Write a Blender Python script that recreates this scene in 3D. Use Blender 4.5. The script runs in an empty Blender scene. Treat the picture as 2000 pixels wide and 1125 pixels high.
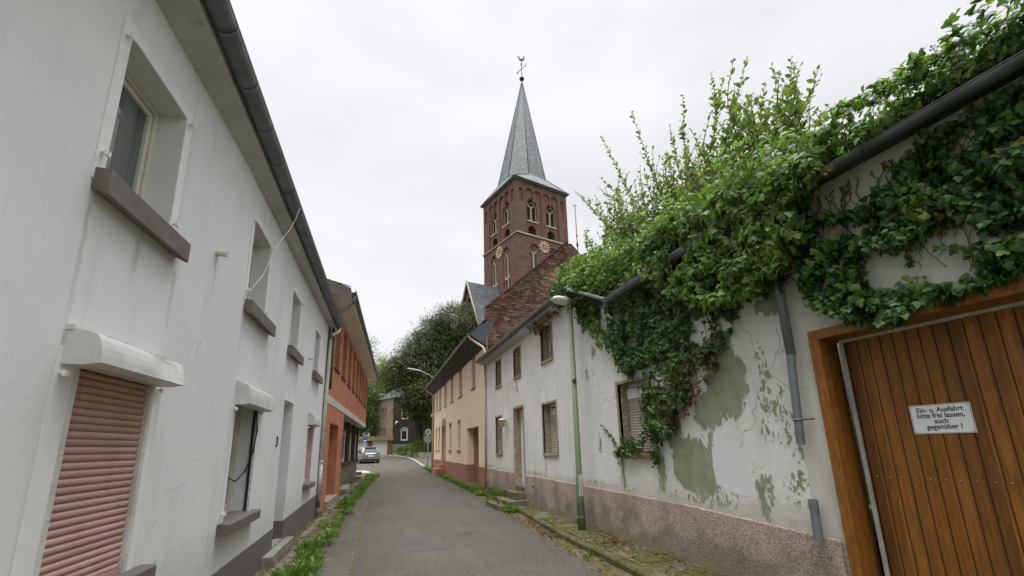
import bpy, bmesh, math, random
import numpy as np
from mathutils import Vector, Matrix, Quaternion, noise as mnoise
from mathutils.geometry import tessellate_polygon
SC = bpy.context.scene
COL = SC.collection
R = math.radians
rnd = random.Random(7)

# ------------------------------------------------------------------ objects
def tag(o, label=None, cat=None, group=None, kind=None):
    if label: o['label'] = label
    if cat: o['category'] = cat
    if group: o['group'] = group
    if kind: o['kind'] = kind
    return o

def thing(name, label, cat, loc=(0, 0, 0), group=None):
    o = bpy.data.objects.new(name, None); COL.objects.link(o)
    o.empty_display_size = 0.3
    o.location = loc
    return tag(o, label, cat, group)

def wloc(o):
    v = Vector((0, 0, 0))
    while o is not None:
        v += o.location; o = o.parent
    return v

def copy_tree(o, parent=None):
    c = o.copy(); COL.objects.link(c)
    if parent is not None: c.parent = parent
    for ch in list(o.children): copy_tree(ch, c)
    return c

class Fac:
    """facade frame: u along the wall, d outwards, z up"""
    def __init__(s, p0, p1, out):
        s.p = Vector((p0[0], p0[1], 0)); t = Vector((p1[0]-p0[0], p1[1]-p0[1], 0)); s.L = t.length
        s.t = t.normalized(); n = Vector((-s.t.y, s.t.x, 0))
        if n.dot(Vector((out[0], out[1], 0))) < 0: n = -n
        s.n = n
    def P(s, u, d, z): return s.p + s.t*u + s.n*d + Vector((0, 0, z))

class MB:
    def __init__(s): s.v = []; s.f = []; s.m = []; s.sm = []
    def add(s, vs, fs, mi=0, smooth=False):
        b = len(s.v); s.v += [tuple(p) for p in vs]
        for f in fs: s.f.append(tuple(b+i for i in f)); s.m.append(mi); s.sm.append(smooth)
        return s
    def hexa(s, c, mi=0):
        return s.add(c, [(0,3,2,1),(4,5,6,7),(0,1,5,4),(1,2,6,5),(2,3,7,6),(3,0,4,7)], mi)
    def box(s, x0, x1, y0, y1, z0, z1, mi=0):
        return s.hexa([(x0,y0,z0),(x1,y0,z0),(x1,y1,z0),(x0,y1,z0),(x0,y0,z1),(x1,y0,z1),(x1,y1,z1),(x0,y1,z1)], mi)
    def fbox(s, F, u0, u1, d0, d1, z0, z1, mi=0):
        P = F.P
        return s.hexa([P(u0,d0,z0),P(u1,d0,z0),P(u1,d1,z0),P(u0,d1,z0),P(u0,d0,z1),P(u1,d0,z1),P(u1,d1,z1),P(u0,d1,z1)], mi)
    def prism(s, F, prof, d0, d1, mi=0):
        """profile in (u,z) extruded along d"""
        n = len(prof)
        vs = [F.P(u,d0,z) for u,z in prof]+[F.P(u,d1,z) for u,z in prof]
        tri = tessellate_polygon([[Vector((u,z,0)) for u,z in prof]])
        fs = [tuple(t) for t in tri]+[tuple(n+i for i in reversed(t)) for t in tri]
        fs += [(i,(i+1)%n,n+(i+1)%n,n+i) for i in range(n)]
        return s.add(vs, fs, mi)
    def sweep(s, F, prof, u0, u1, mi=0, closed=True, smooth=False, z1=0.0, d1=0.0):
        """profile in (d,z) swept along u"""
        n = len(prof)
        vs = [F.P(u0,d,z) for d,z in prof]+[F.P(u1,d+d1,z+z1) for d,z in prof]
        fs = [(i,(i+1)%n,n+(i+1)%n,n+i) for i in range(n if closed else n-1)]
        s.add(vs, fs, mi, smooth)
        if closed:
            tri = tessellate_polygon([[Vector((a,b,0)) for a,b in prof]])
            b = len(s.v)-2*n
            for t in tri:
                s.f.append(tuple(b+i for i in t)); s.m.append(mi); s.sm.append(False)
                s.f.append(tuple(b+n+i for i in t)); s.m.append(mi); s.sm.append(False)
        return s
    def tube(s, pts, r, n=8, mi=0, caps=True, smooth=True):
        pts = [Vector(p) for p in pts]; rs = r if isinstance(r, (list, tuple)) else [r]*len(pts)
        base = len(s.v); up = Vector((0.13,0.07,1)).normalized()
        for i, p in enumerate(pts):
            a = pts[max(0,i-1)]; b = pts[min(len(pts)-1,i+1)]
            t = (b-a).normalized()
            q = up if abs(t.dot(up)) < .95 else Vector((1,0,0))
            x = t.cross(q).normalized(); y = t.cross(x).normalized()
            for k in range(n):
                an = 2*math.pi*k/n
                s.v.append(tuple(p + (x*math.cos(an)+y*math.sin(an))*rs[i]))
        for i in range(len(pts)-1):
            for k in range(n):
                k2 = (k+1)%n
                s.f.append((base+i*n+k, base+i*n+k2, base+(i+1)*n+k2, base+(i+1)*n+k)); s.m.append(mi); s.sm.append(smooth)
        if caps:
            s.f.append(tuple(base+k for k in range(n))[::-1]); s.m.append(mi); s.sm.append(False)
            e = base+(len(pts)-1)*n
            s.f.append(tuple(e+k for k in range(n))); s.m.append(mi); s.sm.append(False)
        return s
    def ball(s, c, r, n=10, m=7, mi=0, sc=(1,1,1)):
        vs = []; fs = []
        for j in range(1, m):
            for i in range(n):
                a = 2*math.pi*i/n; b = math.pi*j/m
                vs.append((c[0]+r*sc[0]*math.sin(b)*math.cos(a), c[1]+r*sc[1]*math.sin(b)*math.sin(a), c[2]+r*sc[2]*math.cos(b)))
        t = len(vs); vs += [(c[0],c[1],c[2]+r*sc[2]), (c[0],c[1],c[2]-r*sc[2])]
        for j in range(m-2):
            for i in range(n):
                fs.append((j*n+i, (j+1)*n+i, (j+1)*n+(i+1)%n, j*n+(i+1)%n))
        for i in range(n):
            fs.append((t, i, (i+1)%n)); fs.append((t+1, (m-2)*n+(i+1)%n, (m-2)*n+i))
        return s.add(vs, fs, mi, True)
    def wall(s, F, outer, holes=(), depth=0.2, d=0.0, mi=0, rmi=None):
        """flat wall in (u,z) with holes and their reveals going inwards by depth"""
        rings = [outer]+list(holes)
        flat = [q for r in rings for q in r]
        tri = tessellate_polygon([[Vector((u,z,0)) for u,z in r] for r in rings])
        vs = [F.P(u,d,z) for u,z in flat]
        flip = F.t.cross(Vector((0,0,1))).dot(F.n) < 0
        fs = []
        for t in tri:
            a,b,c = [Vector((flat[i][0],flat[i][1],0)) for i in t]
            cw = (b-a).cross(c-a).z
            if abs(cw) < 1e-9: continue
            tt = tuple(t) if (cw > 0) != flip else tuple(reversed(t))
            fs.append(tt)
        s.add(vs, fs, mi)
        for h in holes:
            n = len(h)
            dp = depth
            vs = [F.P(u,d,z) for u,z in h]+[F.P(u,d-dp,z) for u,z in h]
            s.add(vs, [(i,(i+1)%n,n+(i+1)%n,n+i) for i in range(n)], mi if rmi is None else rmi)
        return s
    def build(s, name, mats, parent=None, label=None):
        me = bpy.data.meshes.new(name)
        off = wloc(parent) if parent is not None else Vector((0,0,0))
        V = np.array(s.v, dtype=np.float64) if s.v else np.zeros((0,3))
        me.from_pydata([tuple(q) for q in (V-np.array(off))], [], s.f)
        if not isinstance(mats, (list, tuple)): mats = [mats]
        for m in mats: me.materials.append(m)
        me.polygons.foreach_set('material_index', s.m)
        me.polygons.foreach_set('use_smooth', s.sm)
        uvl = me.uv_layers.new(name='UVMap')
        data = np.zeros(len(me.loops)*2)
        for p in me.polygons:
            n = p.normal
            if abs(n.z) > .98: tx = Vector((1,0,0)); ty = Vector((0,1,0))
            else:
                tx = Vector((0,0,1)).cross(n).normalized(); ty = n.cross(tx)
            for li in p.loop_indices:
                q = V[me.loops[li].vertex_index]
                data[2*li] = q[0]*tx.x+q[1]*tx.y+q[2]*tx.z; data[2*li+1] = q[0]*ty.x+q[1]*ty.y+q[2]*ty.z
        uvl.data.foreach_set('uv', data)
        me.validate(); me.update()
        o = bpy.data.objects.new(name, me); COL.objects.link(o)
        if parent is not None: o.parent = parent
        if label: o['label'] = label
        return o

def rect(u0,u1,z0,z1): return [(u0,z0),(u1,z0),(u1,z1),(u0,z1)]
def segarch(u0,u1,z0,z1,rise=.12,n=6):
    """rectangle with a shallow arched head"""
    w = u1-u0; o = [(u0,z0),(u1,z0)]
    for i in range(n+1):
        t = i/n; u = u1-w*t; o.append((u, z1-rise+rise*(1-(2*t-1)**2)))
    return o
def lancet(u0,u1,z0,z1,n=6):
    """pointed arch"""
    w = u1-u0; h = w*.85; zs = z1-h; um = (u0+u1)/2; o = [(u0,z0),(u1,z0)]
    half = []
    for i in range(n+1):
        a = i/n; half.append(((w/2)*(1-a**1.9), zs+h*math.sin(R(90*a))**.92 if a else zs))
    for du, z in half: o.append((um+du, z))
    for du, z in half[-2::-1]: o.append((um-du, z))
    return o

# ------------------------------------------------------------------ materials
class NM:
    def __init__(s, name):
        s.mat = bpy.data.materials.new(name); s.mat.use_nodes = True
        s.t = s.mat.node_tree; s.n = s.t.nodes; s.n.clear()
        s.out = s.n.new('ShaderNodeOutputMaterial'); s.geo = None
        s.b = s.n.new('ShaderNodeBsdfPrincipled'); s.l(s.b.outputs[0], s.out.inputs[0])
        s.rough(.85)
    def l(s, a, b): s.t.links.new(a, b)
    def set(s, inp, v):
        if isinstance(v, (int, float)): inp.default_value = v
        elif isinstance(v, (tuple, list)):
            inp.default_value = tuple(v)+(1,) if len(v) == 3 and len(inp.default_value) == 4 else v
        else: s.l(v, inp)
    def pos(s):
        if s.geo is None: s.geo = s.n.new('ShaderNodeNewGeometry')
        return s.geo.outputs['Position']
    def isl(s):
        s.pos(); return s.geo.outputs['Random Per Island']
    def uv(s): return s.n.new('ShaderNodeTexCoord').outputs['UV']
    def mapv(s, v, scale=(1,1,1), loc=(0,0,0)):
        m = s.n.new('ShaderNodeMapping'); s.l(v, m.inputs[0]); m.inputs['Location'].default_value = loc; m.inputs['Scale'].default_value = scale
        return m.outputs[0]
    def noise(s, scale=5, detail=3, v=None, rough=.55, sc=None, col=False):
        n = s.n.new('ShaderNodeTexNoise'); v = s.pos() if v is None else v
        if sc: v = s.mapv(v, sc)
        s.l(v, n.inputs['Vector']); n.inputs['Scale'].default_value = scale; n.inputs['Detail'].default_value = detail; n.inputs['Roughness'].default_value = rough
        return n.outputs['Color' if col else 'Fac']
    def vor(s, scale, out='Distance', v=None, feature='F1'):
        n = s.n.new('ShaderNodeTexVoronoi'); n.feature = feature; s.l(s.pos() if v is None else v, n.inputs['Vector']); n.inputs['Scale'].default_value = scale
        return n.outputs[out]
    def ramp(s, f, stops, const=False):
        n = s.n.new('ShaderNodeValToRGB'); s.l(f, n.inputs[0]); e = n.color_ramp.elements
        if const: n.color_ramp.interpolation = 'CONSTANT'
        while len(e) < len(stops): e.new(.5)
        for i, (p, c) in enumerate(stops):
            e[i].position = p; e[i].color = (tuple(c)+(1,)) if isinstance(c, (tuple, list)) else (c,c,c,1)
        return n.outputs[0]
    def mix(s, f, a, b, mode='MIX'):
        n = s.n.new('ShaderNodeMix'); n.data_type = 'RGBA'; n.blend_type = mode
        s.set(n.inputs[0], f); s.set(n.inputs[6], a); s.set(n.inputs[7], b)
        return n.outputs[2]
    def m(s, op, a, b=0.0, c=None, clamp=False):
        n = s.n.new('ShaderNodeMath'); n.operation = op; n.use_clamp = clamp; s.set(n.inputs[0], a); s.set(n.inputs[1], b)
        if c is not None: s.set(n.inputs[2], c)
        return n.outputs[0]
    def vm(s, op, a, b):
        n = s.n.new('ShaderNodeVectorMath'); n.operation = op; s.set(n.inputs[0], a); s.set(n.inputs[1], b)
        return n.outputs['Value' if op in ('LENGTH','DOT_PRODUCT') else 'Vector']
    def sep(s, v):
        n = s.n.new('ShaderNodeSeparateXYZ'); s.l(v, n.inputs[0]); return n.outputs
    def smooth(s, v, lo, hi):
        n = s.n.new('ShaderNodeMapRange'); n.interpolation_type = 'SMOOTHSTEP'; s.set(n.inputs[0], v); n.inputs[1].default_value = lo; n.inputs[2].default_value = hi
        return n.outputs[0]
    def col(s, c): s.set(s.b.inputs['Base Color'], c); return s
    def rough(s, v): s.set(s.b.inputs['Roughness'], v); return s
    def metal(s, v): s.set(s.b.inputs['Metallic'], v); return s
    def spec(s, v): s.b.inputs['Specular IOR Level'].default_value = v; return s
    def bump(s, h, strength=.3, dist=.01):
        n = s.n.new('ShaderNodeBump'); n.inputs['Strength'].default_value = strength; n.inputs['Distance'].default_value = dist
        s.l(h, n.inputs['Height']); s.l(n.outputs[0], s.b.inputs['Normal']); return s

def sc3(c, k): return tuple(min(1, x*k) for x in c)

def m_plain(name, c, var=.12, ns=3, rough=.8, bs=40, bstr=.15, bd=.003, metal=0, spec=.5):
    a = NM(name); n = a.noise(ns, 4)
    a.col(a.ramp(n, [(.3, sc3(c, 1-var)), (.7, sc3(c, 1+var))])); a.rough(rough); a.metal(metal); a.spec(spec)
    if bstr: a.bump(a.noise(bs, 3), bstr, bd)
    return a.mat

def m_render(name, c, stain=.12, bs=55, dirt=(.25,.22,.17), base_z=None, drips=()):
    a = NM(name)
    n1 = a.noise(.9, 4); n2 = a.noise(1.0, 4, sc=(5,5,.45)); n3 = a.noise(14, 3)
    k = a.ramp(n1, [(.3, sc3(c, 1-stain*.55)), (.7, sc3(c, 1+stain*.25))])
    k = a.mix(a.m('MULTIPLY', a.smooth(n2, .54, .78), stain*2.2), k, sc3(c, .72))
    k = a.mix(a.m('MULTIPLY', a.smooth(n3, .62, .8), stain*1.2), k, dirt)
    sp = a.m('LESS_THAN', a.vor(2.2), .035)
    k = a.mix(a.m('MULTIPLY', sp, .35), k, dirt)
    if base_z is not None:
        z = a.sep(a.pos())[2]
        nz = a.m('ADD', z, a.m('MULTIPLY', n3, -.25))
        k = a.mix(a.m('MULTIPLY', a.m('SUBTRACT', 1, a.smooth(nz, base_z-.05, base_z+.35)), .55), k, dirt)
    wv = a.vm('ADD', a.vm('MULTIPLY', a.pos(), (.8,.8,.45)), a.vm('MULTIPLY', a.noise(2.0, 5, col=True), (.55,.55,.55)))
    crk = a.m('SUBTRACT', 1, a.smooth(a.vor(1.0, v=wv, feature='DISTANCE_TO_EDGE'), .0, .0045))
    crk = a.m('MULTIPLY', crk, a.smooth(a.noise(.55, 2), .5, .6)); k = a.mix(a.m('MULTIPLY', crk, .55), k, sc3(c, .42))
    n4 = a.noise(1.0, 5, sc=(9,9,.22)); k = a.mix(a.m('MULTIPLY', a.smooth(n4, .60, .78), stain*2.0), k, sc3(dirt, 1.15))
    if drips:
        s_ = a.sep(a.pos()); yy = a.m('ADD', s_[1], a.m('MULTIPLY', a.m('SUBTRACT', a.noise(6, 3), .5), .07)); tot = None
        for (y0, zt, ln, w) in drips:
            dx = a.m('SUBTRACT', 1, a.smooth(a.m('ABSOLUTE', a.m('SUBTRACT', yy, y0)), 0, w)); t = a.m('DIVIDE', a.m('SUBTRACT', zt, s_[2]), ln)
            q = a.m('MULTIPLY', a.m('MULTIPLY', dx, a.smooth(t, 0, .06)), a.m('SUBTRACT', 1, a.smooth(t, .1, 1.0))); tot = q if tot is None else a.m('MAXIMUM', tot, q)
        k = a.mix(a.m('MULTIPLY', tot, .42), k, sc3(dirt, 1.1))
        k = a.mix(a.m('MULTIPLY', a.m('SUBTRACT', 1, a.smooth(a.m('SUBTRACT', s_[2], a.m('MULTIPLY', n3, .5)), .15, .75)), .3), k, sc3(dirt, 1.4))
    a.col(k); a.rough(.9); a.spec(.25)
    h = a.m('ADD', a.noise(bs, 4), a.m('MULTIPLY', a.noise(4, 3), 1.8))
    a.bump(h, .26, .006)
    return a.mat

def m_brick(name, c1, c2, mort, w=.25, h=.075, ms=.012, var=.25, off=.5, bd=.006, rough=.85):
    a = NM(name); t = a.n.new('ShaderNodeTexBrick'); a.l(a.uv(), t.inputs['Vector'])
    t.inputs['Scale'].default_value = 1; t.inputs['Brick Width'].default_value = w; t.inputs['Row Height'].default_value = h
    t.inputs['Mortar Size'].default_value = ms; t.inputs['Mortar Smooth'].default_value = .2; t.inputs['Bias'].default_value = 0
    t.offset = off
    a.set(t.inputs['Color1'], c1); a.set(t.inputs['Color2'], c2); a.set(t.inputs['Mortar'], mort)
    n = a.noise(1.3, 5)
    k = a.mix(1.0, t.outputs['Color'], a.ramp(n, [(.28, 1-var), (.72, 1+var*.4)]), 'MULTIPLY')
    k = a.mix(1.0, k, a.ramp(a.noise(5, 4, rough=.7), [(.3, 1-var*.8), (.7, 1+var*.6)]), 'MULTIPLY')
    k = a.mix(a.m('MULTIPLY', a.smooth(a.noise(30, 2), .55, .8), .3), k, sc3(c2, .5))
    a.col(k); a.rough(rough); a.spec(.3)
    a.bump(a.m('SUBTRACT', a.m('MULTIPLY', a.noise(45, 3), .4), t.outputs['Fac']), .6, bd)
    return a.mat

def m_slate(name, c, w=.3, h=.2, var=.3):
    a = NM(name); t = a.n.new('ShaderNodeTexBrick'); a.l(a.uv(), t.inputs['Vector'])
    t.inputs['Scale'].default_value = 1; t.inputs['Brick Width'].default_value = w; t.inputs['Row Height'].default_value = h
    t.inputs['Mortar Size'].default_value = h*.07; a.set(t.inputs['Color1'], sc3(c, .66)); a.set(t.inputs['Color2'], sc3(c, 1.32)); a.set(t.inputs['Mortar'], sc3(c, .4))
    k = a.mix(1.0, t.outputs['Color'], a.ramp(a.noise(.8, 5), [(.3, 1-var), (.7, 1+var*.5)]), 'MULTIPLY')
    a.col(k); a.rough(.55); a.bump(a.m('SUBTRACT', a.noise(9, 3), t.outputs['Fac']), .4, .01)
    return a.mat

def m_leaf(name, stops, trans=.35, rough=.45, ns=1.6):
    """leaf with colour varied from leaf to leaf and from spray to spray"""
    a = NM(name); r = a.isl(); n = a.noise(ns, 3)
    f = a.m('ADD', a.m('MULTIPLY', r, .55), a.m('MULTIPLY', a.m('SUBTRACT', a.m('MULTIPLY', n, 1.9), .45), .45), clamp=True)
    k = a.ramp(f, stops); a.col(k); a.rough(rough); a.spec(.45)
    tr = a.n.new('ShaderNodeBsdfTranslucent'); a.set(tr.inputs[0], a.mix(.5, k, a.mix(1.0, k, (1.5,1.7,.7), 'MULTIPLY')))
    mx = a.n.new('ShaderNodeMixShader'); mx.inputs[0].default_value = trans
    a.l(a.b.outputs[0], mx.inputs[1]); a.l(tr.outputs[0], mx.inputs[2]); a.l(mx.outputs[0], a.out.inputs[0])
    return a.mat

def m_speckle(name, cols, scale=90, bd=.004, moss=0.0, moss_z=.35):
    """pebble dash: little stones of several colours"""
    a = NM(name); c = a.sep(a.vor(scale, 'Color'))[0]
    k = a.ramp(c, [(i/len(cols), q) for i, q in enumerate(cols)], const=True)
    k = a.mix(1.0, k, a.ramp(a.noise(2.2, 5), [(.25, .72), (.75, 1.12)]), 'MULTIPLY')
    if moss:
        z = a.sep(a.pos())[2]; n = a.noise(2.3, 5)
        g = a.m('SUBTRACT', a.m('MULTIPLY', n, 1.5), a.m('ADD', z, .12))
        k = a.mix(a.m('MULTIPLY', a.smooth(g, .08, .5), moss), k, (.07,.075,.03))
        g2 = a.smooth(a.noise(1.1, 5), .56, .66)
        k = a.mix(a.m('MULTIPLY', g2, .45), k, (.17,.15,.09))
    a.col(k); a.rough(.92); a.spec(.2); a.bump(a.vor(scale), .55, bd)
    return a.mat
# ------------------------------------------------------------------ colours
DRIPS = [(3.10,3.14,1.1,.035),(4.14,3.13,.8,.04),(3.6,3.13,.45,.06),(5.78,3.2,.9,.03),(7.0,3.2,1.0,.03),(8.28,3.2,.8,.03),(9.3,3.2,.9,.03),(12.1,3.2,.9,.03),(5.76,.74,.5,.03),(7.06,.74,.4,.03),(4.86,3.54,.7,.022),(3.1,2.3,.5,.02),(4.2,2.3,.9,.03),(6.2,4.9,.7,.05),(9.9,4.95,.8,.05)]
WHITE_L = m_render('stucco_white', (.75,.755,.75), .15, drips=DRIPS)
TRIM = m_plain('white_paint', (.78,.78,.77), .05, 6, .7, 60, .12)
CREAM_FR = m_plain('cream_frame', (.66,.64,.55), .06, 6, .5, 40, .05)
WHITE_FR = m_plain('white_frame', (.72,.72,.70), .05, 6, .4, 40, .05)
SILL_BR = m_plain('brown_sill_paint', (.145,.125,.11), .18, 7, .75, 60, .3, .004)
PLINTH_BR = m_render('grey_brown_plinth', (.16,.145,.135), .18, 60)
def mk_pink():
    a = NM('pink_shutter_slats'); z = a.sep(a.pos())[2]; wn = a.n.new('ShaderNodeTexWhiteNoise'); wn.noise_dimensions = '1D'; a.l(a.m('FLOOR', a.m('DIVIDE', a.m('SUBTRACT', z, .83), .0462)), wn.inputs['W'])
    k = a.mix(1.0, a.ramp(a.noise(2.2, 5), [(.3, (.47,.285,.25)), (.7, (.57,.36,.315))]), a.ramp(wn.outputs['Value'], [(0, .84), (1, 1.06)]), 'MULTIPLY')
    top = a.m('MULTIPLY', a.smooth(z, 1.55, 2.2), a.ramp(a.noise(1.0, 4, sc=(7,7,1.2)), [(.35, .15), (.65, .9)])); k = a.mix(top, k, (.40,.20,.11))
    k = a.mix(a.m('MULTIPLY', a.smooth(a.noise(1.0, 5, sc=(12,12,1.5)), .52, .75), .45), k, (.27,.17,.14)); a.col(k); a.rough(.55); return a.mat
PINK = mk_pink()
BOXW = m_plain('cream_white_box', (.60,.60,.575), .14, 5, .5, 20, .12, .004)
ZINC = m_plain('zinc', (.17,.185,.195), .25, 5, .5, 12, .12, .003, metal=.35)
ZINC_L = m_plain('pale_zinc', (.42,.45,.47), .2, 5, .42, 12, .12, .003, metal=.5)
PIPE_CR = m_plain('cream_pipe_paint', (.60,.58,.52), .12, 4, .55, 20, .1)
SOFF_L = m_render('soffit_render', (.50,.495,.475), .35, 30)
DARKWOOD = m_plain('dark_brown_wood', (.045,.035,.028), .3, 8, .6, 30, .3, .004)
RED_BR = m_brick('red_clinker_brick', (.62,.215,.095), (.50,.155,.07), (.48,.34,.25), .25, .078, .010, .22)
BAND = m_render('white_concrete_band', (.60,.58,.53), .3, 30)
STONE_W = m_plain('rough_stone_plinth', (.17,.15,.115), .45, 9, .9, 14, .9, .02)
CREAM_W = m_render('cream_render', (.82,.67,.49), .10, 50)
CREAM_PL = m_render('brown_plinth_paint', (.33,.165,.11), .14, 50)
BRICKRED_PAINT = m_plain('brick_red_paint', (.33,.12,.07), .15, 5, .6, 40, .2)
DOOR_BR = m_plain('brown_door_paint', (.27,.115,.075), .12, 3, .55, 40, .1)
SOFF_D = m_plain('dark_soffit_boards', (.055,.042,.038), .25, 5, .8, 20, .2)
SLATE = m_slate('slate', (.095,.105,.115))
SPIRE = m_slate('spire_slate', (.155,.165,.175), .38, .26, .22)
TILE = m_slate('dark_roof_tile', (.07,.062,.055), .3, .3, .35)
CHURCH = m_brick('church_brick', (.165,.062,.047), (.10,.040,.032), (.20,.15,.125), .30, .10, .014, .3)
CHURCH_D = m_brick('church_brick_recess', (.13,.062,.05), (.095,.042,.036), (.14,.11,.095), .27, .085, .012, .25)
TUFF = m_plain('weathered_sandstone', (.33,.30,.23), .3, 4, .9, 20, .4, .01)
GLASS_D = m_plain('dark_glass', (.02,.025,.028), .3, 2, .08, 1, 0, 0, spec=.9)
def mk_glass():
    a = NM('curtained_glass'); n = a.noise(1.0, 2, sc=(5,5,.25)); a.col(a.ramp(n, [(.42, (.035,.042,.042)), (.52, (.11,.125,.125)), (.7, (.16,.175,.17))])); a.rough(.06); a.spec(.8); return a.mat
GLASS_G = mk_glass()
LOUVRE = m_plain('louvre_wood', (.10,.062,.045), .3, 4, .8, 20, .2)
VILLA_L = m_brick('tan_brick', (.30,.215,.155), (.23,.16,.115), (.30,.26,.21), .3, .1, .014, .2)
VILLA_SH = m_brick('shaded_brick', (.055,.034,.028), (.04,.025,.022), (.06,.05,.045), .27, .085, .012, .2)  # villa brick darkened: the shade on this front is put into its colour
GREY_ST = m_plain('grey_stone', (.24,.23,.20), .3, 3, .9, 20, .5, .01)
IRON = m_plain('dark_iron', (.03,.03,.032), .2, 8, .5, 30, .1, metal=.5)
RUSTY = m_plain('rusty_steel', (.20,.085,.05), .3, 9, .8, 40, .3)
GREENPOLE = m_plain('green_lamp_paint', (.16,.20,.125), .12, 6, .5, 60, .15)
LAMPGREY = m_plain('lamp_housing', (.52,.52,.48), .1, 6, .45, 30, .1)
LAMPGLASS = m_plain('lamp_diffuser', (.60,.57,.47), .12, 8, .3, 30, .1)
GOLD = m_plain('gilding', (.55,.34,.08), .1, 6, .4, 30, .05, metal=.5)
CLOCKW = m_plain('clock_white', (.55,.53,.48), .06, 6, .6, 30, .05)
CLOCKR = m_plain('clock_red', (.34,.09,.055), .15, 6, .6, 30, .05)
BLACKP = m_plain('black_paint', (.02,.02,.022), .2, 6, .4, 30, .05)
SIGNW = m_plain('enamel_white', (.74,.76,.79), .05, 4, .25, 30, .03)
SIGNB = m_plain('sign_blue', (.02,.07,.36), .05, 4, .35, 30, .03)
SIGNG = m_plain('sign_back_grey', (.27,.28,.28), .1, 4, .5, 30, .05, metal=.3)
SIGNR = m_plain('faded_red_ring', (.62,.60,.42), .1, 4, .4, 30, .05)
WHITE_GD = m_plain('garage_door_white', (.60,.60,.57), .05, 2, .5, 30, .05)
CONC = m_plain('weathered_concrete', (.23,.215,.18), .3, 4, .92, 30, .5, .008)
FASC = m_plain('olive_fascia', (.20,.175,.10), .2, 2, .8, 30, .2)
CONC_L = m_plain('pale_paving', (.38,.36,.32), .15, 3, .9, 40, .3)
BARK = m_plain('bark', (.05,.042,.033), .3, 5, .95, 12, .7, .02)
STEM = m_plain('green_brown_stem', (.12,.10,.06), .3, 5, .8, 40, .2)
VINE = m_plain('ivy_stem', (.10,.075,.05), .3, 9, .9, 40, .3)

def mk_shutter_beige():
    a = NM('beige_roller_shutter'); n = a.noise(2, 4)
    k = a.ramp(n, [(.3, (.40,.37,.31)), (.7, (.50,.47,.41))]); k = a.mix(a.m('MULTIPLY', a.smooth(a.noise(9, 3, sc=(1,1,4)), .5, .8), .4), k, (.22,.19,.13))
    a.col(k); a.rough(.6); return a.mat
SHUT_B = mk_shutter_beige()

def mk_gable():
    a = NM('rough_mixed_brick'); t = a.n.new('ShaderNodeTexBrick')
    nz = a.n.new('ShaderNodeTexNoise'); a.l(a.pos(), nz.inputs['Vector']); nz.inputs['Scale'].default_value = 2.5
    uvw = a.vm('ADD', a.uv(), a.vm('MULTIPLY', nz.outputs['Color'], (.07,.05,0)))
    a.l(uvw, t.inputs['Vector']); t.inputs['Scale'].default_value = 1
    t.inputs['Brick Width'].default_value = .24; t.inputs['Row Height'].default_value = .072; t.inputs['Mortar Size'].default_value = .009
    a.set(t.inputs['Color1'], (.22,.12,.08)); a.set(t.inputs['Color2'], (.115,.067,.05)); a.set(t.inputs['Mortar'], (.045,.036,.03))
    v = a.sep(a.vor(1, 'Color', v=a.mapv(a.uv(), (4.2,13.8,1))))[0]
    k = a.mix(1.0, t.outputs['Color'], a.ramp(v, [(0, (.45,.40,.38)), (.35, (1.0,.9,.85)), (.6, (.7,.62,.6)), (.82, (1.5,1.3,1.1)), (.95, (2.4,2.3,2.0))], True), 'MULTIPLY')
    g = a.smooth(a.noise(1.0, 5), .5, .7)
    k = a.mix(a.m('MULTIPLY', g, .5), k, (.13,.115,.08))
    a.col(k); a.rough(.95); a.bump(a.m('SUBTRACT', a.m('MULTIPLY', v, .7), t.outputs['Fac']), .9, .02); return a.mat
GABLE = mk_gable()

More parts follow.
